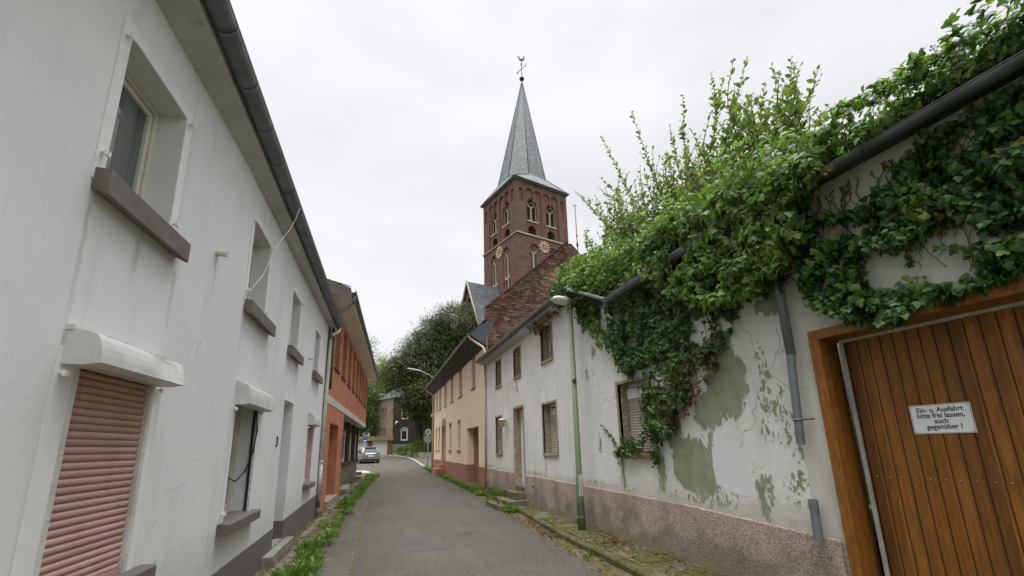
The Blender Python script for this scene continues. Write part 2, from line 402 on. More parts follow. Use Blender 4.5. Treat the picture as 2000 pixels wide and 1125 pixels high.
def mk_peeling():
    """white wall paint; in patches with ragged edges it has come off and the older green paint shows"""
    a = NM('peeling_white_paint'); p = a.pos()
    solid = [(4.52,2.32,.33,.46),(4.92,1.98,.27,.26),(4.46,2.80,.11,.24),(5.36,1.30,.40,.38),(5.12,1.10,.27,.24),(5.62,1.66,.16,.30),(6.04,1.22,.10,.30),
             (3.66,3.10,.30,.13),(7.16,1.12,.045,.26),(7.94,1.62,.05,.17),(7.95,3.42,.10,.14),(4.93,1.56,.055,.2),(10.88,1.16,.06,.2),(8.3,3.05,.05,.12),(4.2,.98,.06,.22),(16.2,.98,.04,.13)]
    flaky = [(3.90,2.10,.18,.34),(3.84,1.74,.27,.26),(3.95,2.50,.10,.20),(3.60,1.08,.30,.22),(5.25,.84,.65,.09),(4.15,1.02,.14,.28),(4.85,.90,.28,.14),(8.0,.86,1.3,.05),(12.0,.87,1.2,.04),
             (3.65,1.45,.16,.10),(9.4,1.5,.05,.05),(13.2,3.35,.3,.09),(16.5,.9,.5,.06)]
    def group(bl):
        cur = None
        for (y,z,ry,rz) in bl:
            v = a.vm('MULTIPLY', a.vm('SUBTRACT', p, (0,y,z)), (0,1/ry,1/rz))
            d = a.m('SUBTRACT', 1, a.vm('LENGTH', v, (0,0,0)))
            d = a.m('MULTIPLY', d, min(ry,rz)*2.2)
            cur = d if cur is None else a.m('MAXIMUM', cur, d)
        return cur
    n1 = a.noise(5.5, 6, rough=.65); n2 = a.noise(22, 4, sc=(1,1,.55)); n3 = a.noise(9, 5, sc=(1,1.3,.55), rough=.7)
    s1 = a.m('ADD', group(solid), a.m('MULTIPLY', a.m('SUBTRACT', n3, .5), .62))
    s1 = a.m('ADD', s1, a.m('MULTIPLY', a.m('SUBTRACT', n2, .5), .22))
    s1 = a.m('ADD', s1, a.m('MULTIPLY', a.m('SUBTRACT', a.noise(13, 5, sc=(1,1.2,.5), rough=.7), .5), .38))
    g2 = group(flaky)
    s2 = a.m('SUBTRACT', a.m('ADD', a.m('MINIMUM', g2, .10), a.m('MULTIPLY', a.m('SUBTRACT', n2, .5), 1.0)), .12)
    s2 = a.m('ADD', s2, a.m('MULTIPLY', a.m('SUBTRACT', n1, .5), .5))
    s2 = a.m('MINIMUM', s2, a.m('ADD', g2, .14))
    mask = a.m('MAXIMUM', a.smooth(s1, .0, .012), a.smooth(s2, .0, .03))
    halo = a.m('MAXIMUM', a.smooth(s1, -.07, 0), a.smooth(s2, -.12, 0))
    white = a.ramp(a.noise(1.1, 4), [(.3, (.66,.655,.61)), (.7, (.75,.75,.72))])
    st = a.noise(1.0, 5, sc=(4,4,.4)); white = a.mix(a.m('MULTIPLY', a.smooth(st, .5, .75), .35), white, (.44,.42,.36))
    fine = a.smooth(a.noise(26, 4), .64, .74); white = a.mix(a.m('MULTIPLY', fine, .3), white, (.30,.28,.22))
    # hairline cracks
    wv = a.vm('ADD', a.vm('MULTIPLY', p, (1,1.0,.55)), a.vm('MULTIPLY', a.noise(2.2, 4, col=True), (.5,.5,.5)))
    cr = a.m('SUBTRACT', 1, a.smooth(a.vor(1.0, v=wv, feature='DISTANCE_TO_EDGE'), .0, .009))
    cr = a.m('MULTIPLY', cr, a.smooth(a.noise(.8, 2), .48, .56))
    white = a.mix(a.m('MULTIPLY', cr, .6), white, (.22,.20,.16))
    z = a.sep(p)[2]
    white = a.mix(a.m('MULTIPLY', a.m('SUBTRACT', 1, a.smooth(a.m('SUBTRACT', z, a.m('MULTIPLY', n1, .35)), .55, .85)), .45), white, (.33,.30,.22))
    green = a.ramp(a.noise(6, 5), [(.3, (.24,.26,.175)), (.7, (.32,.34,.24))])
    a.col(a.mix(mask, white, green)); a.rough(.9); a.spec(.25)
    h = a.m('SUBTRACT', a.m('ADD', a.m('MULTIPLY', halo, .5), a.m('MULTIPLY', a.noise(70, 4), .35)), a.m('MULTIPLY', mask, 1.5))
    h = a.m('SUBTRACT', h, a.m('MULTIPLY', cr, .8)); h = a.m('ADD', h, a.m('MULTIPLY', a.noise(5, 3), 2.6)); h = a.m('ADD', h, a.m('MULTIPLY', a.noise(14, 4), 1.2))
    a.bump(h, .8, .006); return a.mat
PEEL = mk_peeling()
PEBBLE = m_speckle('pink_pebble_dash', [(.44,.32,.25),(.52,.44,.38),(.27,.17,.13),(.52,.47,.41),(.34,.28,.23),(.58,.47,.39),(.22,.14,.11)], 125, .005, .42)
TERR = m_speckle('washed_concrete', [(.36,.30,.22),(.20,.15,.11),(.47,.41,.32),(.30,.22,.15),(.55,.50,.41)], 65, .004)

def mk_wood(name='stained_wood_boards', bw=.1022, plain=False):
    a = NM(name); p = a.pos(); s = a.sep(p)
    bi = a.m('FLOOR', a.m('DIVIDE', a.m('SUBTRACT', 3.6, s[1]), bw))
    wn = a.n.new('ShaderNodeTexWhiteNoise'); wn.noise_dimensions = '1D'; a.l(bi, wn.inputs['W'])
    off = a.n.new('ShaderNodeCombineXYZ'); a.l(a.m('MULTIPLY', bi, 3.7), off.inputs[2]); a.l(a.m('MULTIPLY', bi, 1.3), off.inputs[0])
    v = a.vm('ADD', p, off.outputs[0])
    g = a.noise(1.0, 5, v=a.vm('MULTIPLY', v, (60,60,3.2)) if not plain else a.vm('MULTIPLY', v, (40,40,8)), rough=.6)
    g2 = a.noise(2.6, 4)
    k = a.ramp(g, [(.25, (.13,.049,.009)), (.5, (.235,.092,.015)), (.75, (.325,.138,.026))])
    if not plain: k = a.mix(1.0, k, a.ramp(wn.outputs['Value'], [(0, .55), (1, 1.2)]), 'MULTIPLY')
    k = a.mix(a.m('MULTIPLY', a.smooth(g2, .5, .75), .55), k, (.11,.055,.018))
    kn = a.smooth(a.vor(1.0, v=a.vm('MULTIPLY', v, (9,9,3.4))), .0, .13)
    if not plain: k = a.mix(a.m('MULTIPLY', a.m('SUBTRACT', 1, kn), .8), k, (.045,.018,.008))
    st = a.smooth(a.noise(1.0, 4, sc=(6,6,.8)), .55, .75); k = a.mix(a.m('MULTIPLY', st, .35), k, (.17,.12,.05))
    s2 = a.smooth(a.noise(1.0, 5, sc=(14,14,.5)), .52, .72); k = a.mix(a.m('MULTIPLY', s2, .2), k, (.05,.024,.010))
    a.col(k); a.rough(a.ramp(g2, [(.3, .42), (.7, .62)])); a.spec(.35); a.bump(g, .35, .002); return a.mat
WOOD = mk_wood(); WOODF = mk_wood('stained_wood_frame', .1, True)

def mk_asphalt():
    a = NM('old_asphalt'); p = a.pos()
    n = a.noise(.35, 5); f = a.noise(120, 2); v = a.sep(a.vor(150, 'Color'))[0]
    k = a.ramp(n, [(.3, (.060,.053,.042)), (.7, (.088,.078,.063))])
    v2 = a.sep(a.vor(60, 'Color'))[1]; k = a.mix(1.0, k, a.ramp(v, [(0, .45), (.5, .95), (.85, 1.3), (1, 2.6)]), 'MULTIPLY'); k = a.mix(1.0, k, a.ramp(v2, [(0, .72), (1, 1.3)]), 'MULTIPLY')
    lt = a.noise(1.0, 4, sc=(2.2,.16,1)); k = a.mix(a.m('MULTIPLY', a.smooth(lt, .5, .72), .35), k, (.115,.105,.088))
    dk = a.smooth(a.noise(1.7, 5), .6, .7); k = a.mix(a.m('MULTIPLY', dk, .3), k, (.055,.052,.047))
    wv = a.vm('ADD', a.vm('MULTIPLY', p, (.5,.22,1)), a.vm('MULTIPLY', a.noise(1.6, 5, col=True), (.35,.35,0)))
    cr = a.m('SUBTRACT', 1, a.smooth(a.vor(1.0, v=wv, feature='DISTANCE_TO_EDGE'), .0, .006))
    cr = a.m('MULTIPLY', cr, a.smooth(a.noise(.6, 2), .5, .6)); k = a.mix(a.m('MULTIPLY', cr, .7), k, (.03,.03,.025))
    a.col(k); a.rough(.88); a.spec(.3); a.bump(a.m('ADD', f, v), .5, .004); return a.mat
ASPH = mk_asphalt()
def mk_asph2():
    a = NM('paler_asphalt_strip'); v = a.sep(a.vor(130, 'Color'))[0]
    k = a.ramp(a.noise(.9, 5), [(.3, (.072,.064,.051)), (.7, (.10,.089,.071))]); k = a.mix(1.0, k, a.ramp(v, [(0, .55), (.5, .95), (1, 1.7)]), 'MULTIPLY')
    a.col(k); a.rough(.9); a.spec(.3); a.bump(v, .5, .004); return a.mat
ASPH2 = mk_asph2()

def mk_moss(name, stone, amount=.5):
    a = NM(name); n = a.noise(1.6, 6); n2 = a.noise(30, 4)
    k = a.ramp(a.noise(5, 4), [(.3, sc3(stone, .75)), (.7, sc3(stone, 1.2))])
    k = a.mix(1.0, k, a.ramp(n2, [(.3, .75), (.7, 1.2)]), 'MULTIPLY')
    g = a.smooth(a.m('ADD', n, a.m('MULTIPLY', n2, .25)), .72-amount*.42, .92-amount*.42)
    mo = a.ramp(a.noise(14, 4), [(.3, (.045,.045,.014)), (.7, (.125,.115,.038))])
    a.col(a.mix(g, k, mo)); a.rough(.95); a.spec(.15); a.bump(a.m('ADD', n2, a.noise(8, 4)), .7, .012); return a.mat
MOSSY = mk_moss('mossy_paving', (.17,.155,.115), .62); KERBM = mk_moss('mossy_kerb_stone', (.13,.125,.095), .55); KERBL = mk_moss('worn_kerb_stone', (.19,.175,.15), .1)
def mk_soil():
    a = NM('soil_and_dry_litter'); k = a.ramp(a.noise(9, 6, rough=.7), [(.3, (.055,.042,.028)), (.5, (.14,.11,.065)), (.7, (.24,.20,.12))])
    a.col(k); a.rough(.95); a.spec(.1); a.bump(a.noise(45, 4), .9, .02); return a.mat
SOIL = mk_soil()
def mk_ground():
    a = NM('grassy_ground'); k = a.ramp(a.noise(.8, 6, rough=.7), [(.3, (.045,.07,.02)), (.7, (.08,.11,.035))]); a.col(k); a.rough(.95); a.spec(.1); a.bump(a.noise(8,4), .6, .05); return a.mat
GROUND = mk_ground()

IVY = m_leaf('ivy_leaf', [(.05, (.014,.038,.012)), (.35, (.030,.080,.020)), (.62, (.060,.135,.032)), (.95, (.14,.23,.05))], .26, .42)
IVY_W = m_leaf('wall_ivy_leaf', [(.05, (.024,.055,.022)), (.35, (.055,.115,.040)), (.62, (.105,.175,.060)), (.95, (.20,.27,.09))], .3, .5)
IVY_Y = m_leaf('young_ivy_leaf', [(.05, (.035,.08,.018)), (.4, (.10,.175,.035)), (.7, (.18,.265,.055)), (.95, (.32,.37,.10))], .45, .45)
DEAD = m_leaf('dead_leaf', [(.1, (.07,.032,.018)), (.5, (.17,.085,.045)), (.9, (.30,.19,.10))], .25, .7)
SHRUBL = m_leaf('shrub_leaf', [(.05, (.055,.10,.025)), (.5, (.13,.19,.045)), (.8, (.22,.27,.05)), (.97, (.33,.29,.06))], .45, .42)
WEEDL = m_leaf('weed_leaf', [(.05, (.05,.10,.02)), (.5, (.12,.21,.035)), (.95, (.26,.34,.08))], .4, .55, 2.5)
STRAW = m_leaf('dry_grass', [(.1, (.17,.13,.06)), (.9, (.36,.29,.15))], .3, .8, 2.5)
BEECH = m_leaf('copper_beech_leaf', [(.1, (.022,.044,.014)), (.45, (.048,.078,.022)), (.70, (.080,.095,.028)), (.88, (.115,.085,.026)), (.99, (.18,.11,.035))], .25, .5, .16)
TREEG = m_leaf('green_tree_leaf', [(.1, (.035,.075,.016)), (.5, (.08,.14,.03)), (.95, (.17,.22,.055))], .35, .55, .2)
TREEY = m_leaf('yellow_green_leaf', [(.1, (.09,.12,.028)), (.5, (.19,.21,.05)), (.95, (.34,.30,.09))], .45, .55, .25)
BUSHL = m_leaf('bush_leaf', [(.1, (.05,.09,.018)), (.5, (.13,.18,.03)), (.95, (.26,.28,.06))], .35, .55, .7)
BERRY = m_plain('ivy_umbel', (.085,.095,.04), .3, 30, .8, 60, .1)
BERRY_D = m_plain('dry_ivy_umbel', (.06,.045,.04), .3, 30, .8, 60, .1)

# ------------------------------------------------------------------ ground profile
def base(y):
    """height of the pavements: level, then rising gently up the street"""
    if y < 18: return 0.0
    if y < 46: return .00055*(y-18)**2
    if y < 72: return .00055*28**2 + .0205*(y-46)
    return .00055*28**2 + .0205*26
def lerp(tab, y):
    if y <= tab[0][0]: return tab[0][1]
    for (a, p), (b, q) in zip(tab, tab[1:]):
        if y <= b: return p+(q-p)*(y-a)/(b-a)
    return tab[-1][1]
KX = [(-3,2.65),(5.4,3.36),(8.4,3.46),(11,3.71),(15,3.9),(19,4.02),(28,4.08),(37,4.12),(44,4.25),(51,4.35),(57,4.1),(62,3.5),(66,2.4)]   # front of the right kerb
RX = [(-3,2.35),(5.8,3.10),(7.4,3.16),(9,3.32),(14,3.6),(20,3.86),(28,3.98),(37,4.06),(44,4.2),(51,4.3),(57,4.05),(62,3.45),(66,2.35)]    # right edge of the asphalt
LX = [(-3,-.78),(7.4,-.74),(10.4,-.76),(15.5,-.51),(23,-.1),(28,.28),(31.5,.55),(32.6,.45)]                                     # left edge of the asphalt
SX = [(-3,-.40),(8,-.18),(11.7,-.13),(17.5,.05),(24,.5),(28.5,.78),(32,.98)]                                                     # old seam
WLX = [(-3,-2.165),(5.4,-1.535),(13.3,-1.3),(30,-.35)]
def strip(name, ys, xl, xr, zf, mat, nx=2, kind='structure', jit=0):
    mb = MB(); vs = []
    for y in ys:
        a, b = xl(y), xr(y)
        for i in range(nx): 
            x = a+(b-a)*i/(nx-1); vs.append((x, y, zf(x, y)+(rnd.uniform(-jit,jit) if jit else 0)))
    fs = [(j*nx+i, j*nx+i+1, (j+1)*nx+i+1, (j+1)*nx+i) for j in range(len(ys)-1) for i in range(nx-1)]
    mb.add(vs, fs); o = mb.build(name, mat); 
    return tag(o, kind=kind)
def rng(a, b, s):
    n = max(1, round((b-a)/s)); return [a+(b-a)*i/n for i in range(n+1)]
# wide ground to the horizon
gy = [-400,-100,-30,-5,0,6,12,18,22,26,30,34,38,42,46,52,58,64,70,74,90,150,400,1500]
gx = [-1500,-300,-80,-30,-10,-2,2,6,10,20,40,80,300,1500]
mb = MB(); mb.add([(x,y,base(y)-.19) for y in gy for x in gx], [(j*len(gx)+i, j*len(gx)+i+1, (j+1)*len(gx)+i+1, (j+1)*len(gx)+i) for j in range(len(gy)-1) for i in range(len(gx)-1)])
tag(mb.build('ground', GROUND), kind='structure')
crown = lambda x, y: base(y)-.12+.035*max(0, 1-((x-1.4)/2.2)**2)
strip('road', rng(-3,33,.75)+rng(33.5,66,1.5), lambda y: (-22 if y > 33 else lerp(SX, y)+.012), lambda y: lerp(RX, y), lambda x, y: base(y)-.12+(.035*max(0, 1-((x-1.4)/2.2)**2) if x > -3 else 0), ASPH, 9)
strip('road_strip', rng(-3,33,.75), lambda y: lerp(LX, y), lambda y: lerp(SX, y)-.012, lambda x, y: base(y)-.122+(.03*max(0, 1-((x-1.4)/2.2)**2)), ASPH2, 4)
strip('seam_soil', rng(-3,33,.75), lambda y: lerp(SX, y)-.06, lambda y: lerp(SX, y)+.06, lambda x, y: base(y)-.145+.03*max(0, 1-((x-1.4)/2.2)**2), SOIL, 2)
strip('forecourt', rng(66,70.2,1.05), lambda y: -22, lambda y: lerp([(66,2.3),(68,2.3),(70.2,3.4)], y), lambda x, y: base(y)-.125, ASPH2, 3)
rz_ = lambda x, y: base(y)-.116+.035*max(0, 1-((x-1.4)/2.2)**2)
def mk_tar():
    a = NM('darker_asphalt_patch'); v = a.sep(a.vor(110, 'Color'))[0]
    k = a.ramp(a.noise(1.4, 5), [(.3, (.048,.044,.037)), (.7, (.066,.060,.051))]); k = a.mix(1.0, k, a.ramp(v, [(0, .6), (.5, .95), (1, 1.9)]), 'MULTIPLY')
    a.col(k); a.rough(.85); a.bump(v, .5, .004); return a.mat
TAR = mk_tar()
strip('road_patch', rng(14.6,20.5,.5), lambda y: 1.55+.05*math.sin(y*3)+(y-14.6)*.03, lambda y: 3.1+.04*math.sin(y*4.1), rz_, TAR, 7)
strip('road_patch', rng(8.2,9.3,.25), lambda y: .55+.05*math.sin(y*5), lambda y: 1.35+.06*math.sin(y*7), rz_, TAR, 5)
for y0 in (10.3, 16.2, 22.5): strip('road_joint', [y0-.018, y0+.018], lambda y: lerp(LX, y)+.05, lambda y: lerp(SX, y)-.02, lambda x, y: base(y)-.117+.03*max(0, 1-((x-1.4)/2.2)**2), TAR, 4)
# verge soils
strip('verge_soil', rng(-3,33,.5), lambda y: lerp(WLX, y)-.3, lambda y: lerp(LX, y)+.04, lambda x, y: base(y)-.055-.075*max(0,min(1,(x-lerp(LX,y)+.35)/.35)), SOIL, 8, jit=.006)
strip('gutter_moss', rng(-3,40,.4), lambda y: lerp(RX, y)-.05-.03*math.sin(y*5), lambda y: lerp(KX, y)+.03, lambda x, y: base(y)-.117+.02*max(0,min(1,(x-lerp(RX,y))/.2)), mk_moss('moss_and_leaf_litter', (.13,.10,.06), .42), 4, jit=.004)
strip('pavement', rng(-3,3.2,.6)+rng(9.4,37.5,.7), lambda y: lerp(KX, y)+.13, lambda y: 4.7, lambda x, y: base(y)-.006, MOSSY, 5, jit=.004)
strip('sidewalk', rng(37.5,62,1.2), lambda y: lerp(KX, y)+.13, lambda y: 12, lambda x, y: base(y)-.01, ASPH2, 3)
strip('pavement_bed', rng(3,9.5,.25), lambda y: lerp(KX, y)+.1, lambda y: 4.6, lambda x, y: -.05, SOIL, 6, jit=.01)
strip('paving_apron', rng(31.6,36.5,.7), lambda y: -2.6, lambda y: lerp([(31.6,.2),(33,.35),(36.5,-.35)], y), lambda x, y: base(y)-.095, CONC_L, 3)
# broken slabs of the near pavement
mb = MB(); y = 3.0
while y < 9.5:
    dy = rnd.uniform(.42,.62); x = lerp(KX, y+dy/2)+.13; xs = [x, x+rnd.uniform(.34,.5), 4.25]
    for a, b in zip(xs, xs[1:]):
        parts = [(a,b,y,y+dy)]
        if rnd.random() < .75:
            c = rnd.uniform(.35,.65); parts = [(a,a+(b-a)*c,y,y+dy),(a+(b-a)*c,b,y,y+dy)]
        for (x0,x1,y0,y1) in parts:
            if rnd.random() < .07 and y < 8: continue
            g = rnd.uniform(.006,.022); tl = rnd.uniform(-.018,.018); t2 = rnd.uniform(-.02,.02); z = rnd.uniform(-.014,.006)
            j = lambda: rnd.uniform(-.02,.02)
            q = [(x0+g+j()*.4,y0+g+j()*.5),(x1-g+j(),y0+g+j()),(x1-g+j(),y1-g+j()),(x0+g+j()*.4,y1-g+j()*.5)]
            # cut one corner now and then
            if rnd.random() < .45:
                k = rnd.randrange(4); p0 = q[k]; pa = q[k-1]; pb = q[(k+1)%4]; s1 = rnd.uniform(.15,.4); s2 = rnd.uniform(.15,.4)
                q[k:k+1] = [(p0[0]+(pa[0]-p0[0])*s1, p0[1]+(pa[1]-p0[1])*s1), (p0[0]+(pb[0]-p0[0])*s2, p0[1]+(pb[1]-p0[1])*s2)]
            n = len(q); hz = lambda p: z+tl*(p[0]-x0)/(x1-x0)+t2*(p[1]-y0)/dy
            vs = [(p[0],p[1],hz(p)-.05) for p in q]+[(p[0],p[1],hz(p)-.006) for p in q]+[(p[0]+((x0+x1)/2-p[0])*.05,p[1]+((y0+y1)/2-p[1])*.05,hz(p)) for p in q]
            fs = [(i,(i+1)%n,n+(i+1)%n,n+i) for i in range(n)]+[(n+i,n+(i+1)%n,2*n+(i+1)%n,2*n+i) for i in range(n)]+[tuple(range(2*n,3*n))]
            mb.add(vs, fs)
    y += dy
tag(mb.build('pavement_slabs', MOSSY), kind='structure')
# kerbs
def kerb(name, tab, y0, y1, step, w, mat, side=1, drop=None, jit=.008, gap=.012, skip=(), zt=0, h=.2):
    mb = MB(); y = y0
    while y < y1:
        L = step*rnd.uniform(.93,1.07) if step < 1.2 else step
        yy = min(y+L, y1)
        if not any(a < (y+yy)/2 < b for a, b in skip):
            xa, xb = lerp(tab, y)+rnd.uniform(-jit,jit), lerp(tab, yy)+rnd.uniform(-jit,jit); dz = rnd.uniform(-jit,jit)
            a, b = y+gap/2, yy-gap/2; W = w*side; c = .018*side
            za, zb = base(a)+dz+zt, base(b)+dz+rnd.uniform(-jit,jit)*.5+zt
            prof = lambda X, Z: [(X,Z-h),(X,Z-.022),(X+c,Z),(X+W-c*.3,Z),(X+W,Z-.01),(X+W,Z-h)]
            vs = [(q[0],a,q[1]) for q in prof(xa,za)]+[(q[0],b,q[1]) for q in prof(xb,zb)]
            mb.add(vs, [(0,1,7,6),(1,2,8,7),(2,3,9,8),(3,4,10,9),(4,5,11,10),(5,4,3,2,1,0),(6,7,8,9,10,11)])
        y = yy
    return tag(mb.build(name, mat), kind='structure')
kerb('kerb_right', KX, -3, 37, 1.0, .125, KERBM)
kerb('kerb_far', KX, 37, 66, 1.5, .14, CONC_L, jit=.002, zt=-.01)
KL = [(-3,-1.45),(5,-1.2),(8,-1.1),(11.2,-1.12),(13.9,-.98),(20,-.74),(31,-.1)]
kerb('kerb_left', [(a, b) for a, b in KL], -3, 30.5, 1.0, .13, KERBL, -1, jit=.025, skip=((9.6,10.1),(15.2,16.8),(19.5,21)), zt=-.02, h=.15)
# ------------------------------------------------------------------ shared building parts
def slats(mb, F, u0, u1, z0, z1, d, pitch=.048, mi=0, bulge=.011):
    """curved roller-shutter slats"""
    n = max(2, round((z1-z0)/pitch)); h = (z1-z0)/n
    for i in range(n):
        a = z0+i*h
        prof = [(d-.004, a), (d+bulge*.25, a+h*.06), (d+bulge, a+h*.35), (d+bulge, a+h*.62), (d+bulge*.4, a+h*.88), (d-.006, a+h)]
        mb.sweep(F, prof, u0, u1, mi, closed=False, smooth=False)
    return mb
def frame4(mb, F, u0, u1, z0, z1, d0, d1, w, mi=0, wb=None):
    wb = w if wb is None else wb
    mb.fbox(F, u0, u1, d0, d1, z0, z0+wb, mi); mb.fbox(F, u0, u1, d0, d1, z1-w, z1, mi)
    mb.fbox(F, u0, u0+w, d0, d1, z0+wb, z1-w, mi); mb.fbox(F, u1-w, u1, d0, d1, z0+wb, z1-w, mi)
    return mb
def window(root, F, u0, u1, z0, z1, depth, fm, w=.055, glass=GLASS_G, curtain=None, sash=True, label=None):
    mb = MB(); frame4(mb, F, u0+.002, u1-.002, z0+.002, z1-.002, -depth-.06, -depth, w)
    if sash: frame4(mb, F, u0+w+.012, u1-w-.012, z0+w+.012, z1-w-.012, -depth-.05, -depth-.012, w*.8)
    f = mb.build('window', fm, root, label)
    g = MB(); g.fbox(F, u0+w*.9, u1-w*.9, -depth-.046, -depth-.038, z0+w*.9, z1-w*.9); g.build('pane', glass, f)
    return f
def gutter(root, F, u0, u1, d, z, r, mat, name='gutter', step=1.0, drop=0.0, dd=0.0):
    """half-round gutter with rolled edge and joint collars"""
    prof = [(d-r+2*0, z)]
    prof = [(d+r*math.cos(R(180+180*i/10)), z+r*math.sin(R(180+180*i/10))) for i in range(11)]
    inner = [(d+(r-.006)*math.cos(R(360-180*i/10)), z+(r-.006)*math.sin(R(360-180*i/10))) for i in range(11)]
    mb = MB(); mb.sweep(F, prof+inner, u0, u1, 0, smooth=True, z1=drop, d1=dd)
    mb.sweep(F, [(d+r+.008*math.cos(R(60*i)), z+.004+.008*math.sin(R(60*i))) for i in range(6)], u0, u1, 0, z1=drop, d1=dd)
    n = int((u1-u0)/step)
    for i in range(1, n+1):
        u = u0+i*step
        if u > u1-.1: break
        t = (u-u0)/(u1-u0)
        pr = [(d+dd*t+(r+.006)*math.cos(R(180+180*k/10)), z+drop*t+(r+.006)*math.sin(R(180+180*k/10))) for k in range(11)]
        mb.sweep(F, pr, u-.014, u+.014, 0, closed=False, smooth=True)
    return mb.build(name, mat, root)
def quoin_shell(mb, pts, z0, z1, mi=0, zf=None):
    """plain vertical walls through a chain of ground points"""
    for (a, b) in zip(pts, pts[1:]):
        mb.add([(a[0],a[1],z0),(b[0],b[1],z0),(b[0],b[1],z1),(a[0],a[1],z1)], [(0,1,2,3)], mi)

# ================================================================== 1. white house on the left
LH = thing('white_house', 'long white rendered house with pink roller shutters and a brown plinth', 'house', (-1.6, 5.4, 0))
LA = Fac((-2.09,-2.0), (-1.535,5.4), (1,0)); LB = Fac((-1.535,5.4), (-1.30,13.3), (1,0))
LAL = LA.L; EZ = 4.93
hA = [rect(5.16,5.96,3.33,4.42), rect(5.25,6.13,.80,2.22)]
hB = [rect(.42,1.24,3.38,4.47), rect(2.93,3.68,3.38,4.42), rect(5.68,6.40,3.40,4.42), rect(.50,1.48,.86,2.25), rect(3.0,3.8,-.02,2.47), rect(5.62,6.46,.90,2.28)]
mb = MB()
mb.wall(LA, rect(0, LAL, -.1, EZ+.04), hA, .24)
mb.wall(LB, [(0,-.1),(3.0,-.1),(3.0,2.47),(3.8,2.47),(3.8,-.1),(LB.L,-.1),(LB.L,EZ+.14),(0,EZ+.04)], [h for h in hB if h[0][1] > 0], .24)
for (u, w) in ((3.0,0),(3.8,0)): mb.add([LB.P(u,0,-.1),LB.P(u,0,2.47),LB.P(u,-.62,2.47),LB.P(u,-.62,-.1)], [(0,1,2,3)])
mb.add([LB.P(3.0,0,2.47),LB.P(3.8,0,2.47),LB.P(3.8,-.62,2.47),LB.P(3.0,-.62,2.47)], [(0,1,2,3)])
e = LB.P(LB.L,0,0); quoin_shell(mb, [(e.x,e.y),(-9.5,13.5),(-9.8,-2),(-2.09,-2)], -.1, EZ)
for gy_, sgn in ((13.42,1),(-2.0,-1)):
    xr_ = -1.32 if gy_ > 0 else -2.11
    mb.add([(xr_,gy_,EZ),(-9.6,gy_,EZ),((xr_-9.6)/2,gy_,EZ+3.4)], [(0,1,2)])
mb.build('wall', WHITE_L, LH)
# plinth, painted band 12 mm proud
mb = MB()
mb.sweep(LA, [(0.001,-.1),(.012,-.1),(.012,.305),(0.001,.312)], 0, LAL, z1=.06)
def plz(u): return .365+.017*u
for a, b in ((0,3.0),(3.8,LB.L+.012)):
    q = [LB.P(a,.001,-.1),LB.P(b,.001,-.1),LB.P(b,.012,-.1),LB.P(a,.012,-.1),LB.P(a,.001,plz(a)),LB.P(b,.001,plz(b)),LB.P(b,.012,plz(b)),LB.P(a,.012,plz(a))]
    mb.hexa([q[0],q[1],q[2],q[3],q[4],q[5],q[6],q[7]])
mb.fbox(LB, 3.788, 3.799, -.62, .012, -.02, plz(3.8)-.01); mb.fbox(LB, 3.001, 3.012, -.62, .012, -.02, plz(3.0)-.01)
mb.build('plinth', PLINTH_BR, LH)
# painted surrounds
def surround(F, u0,u1,z0,z1,w=.1, wr=None, top=True):
    mb = MB(); wr = w if wr is None else wr
    mb.fbox(F, u0-w, u0-.001, .001, .006, z0, z1+(w if top else 0)); mb.fbox(F, u1+.001, u1+wr, .001, .006, z0, z1+(w if top else 0))
    if top: mb.fbox(F, u0-.001, u1+.001, .001, .006, z1+.001, z1+w)
    return mb
def hooks(mb, F, pts):
    for u, z in pts:
        mb.tube([F.P(u,0,z), F.P(u,.045,z)], .011, 6); mb.fbox(F, u-.02, u+.02, .028, .045, z-.022, z+.012)
def upper(F, u0,u1,z0,z1, su0,su1, first=False, glass=GLASS_G):
    w = window(LH, F, u0, u1, z0, z1, .20, CREAM_FR, .05, glass)
    mb = surround(F, u0, u1, z0-.06, z1, .1)
    hooks(mb, F, [(u0-.055,z0+.14),(u1+.05,z0+.12),(u0-.05,z1-.04),(u1+.05,z1-.02)])
    mb.build('surround', TRIM, w)
    mb = MB(); zt = z0+.012
    mb.sweep(F, [(-.2,z0-.02),(.085,z0-.165),(.095,z0-.155),(.095,zt-.012),(.085,zt),(-.198,zt+.02)], su0, su1)
    mb.build('sill', SILL_BR, w)
    return w
w1 = upper(LA, 5.16,5.96,3.33,4.42, 5.08,6.14)
mb = MB(); mb.fbox(LA, 5.28, 5.50, -.36, -.35, 3.36, 4.4)
mb = MB()
w2 = upper(LB, .42,1.24,3.38,4.47, .36,1.56); w3 = upper(LB, 2.93,3.68,3.38,4.42, 2.86,3.92); w4 = upper(LB, 5.68,6.40,3.40,4.42, 5.6,6.72)
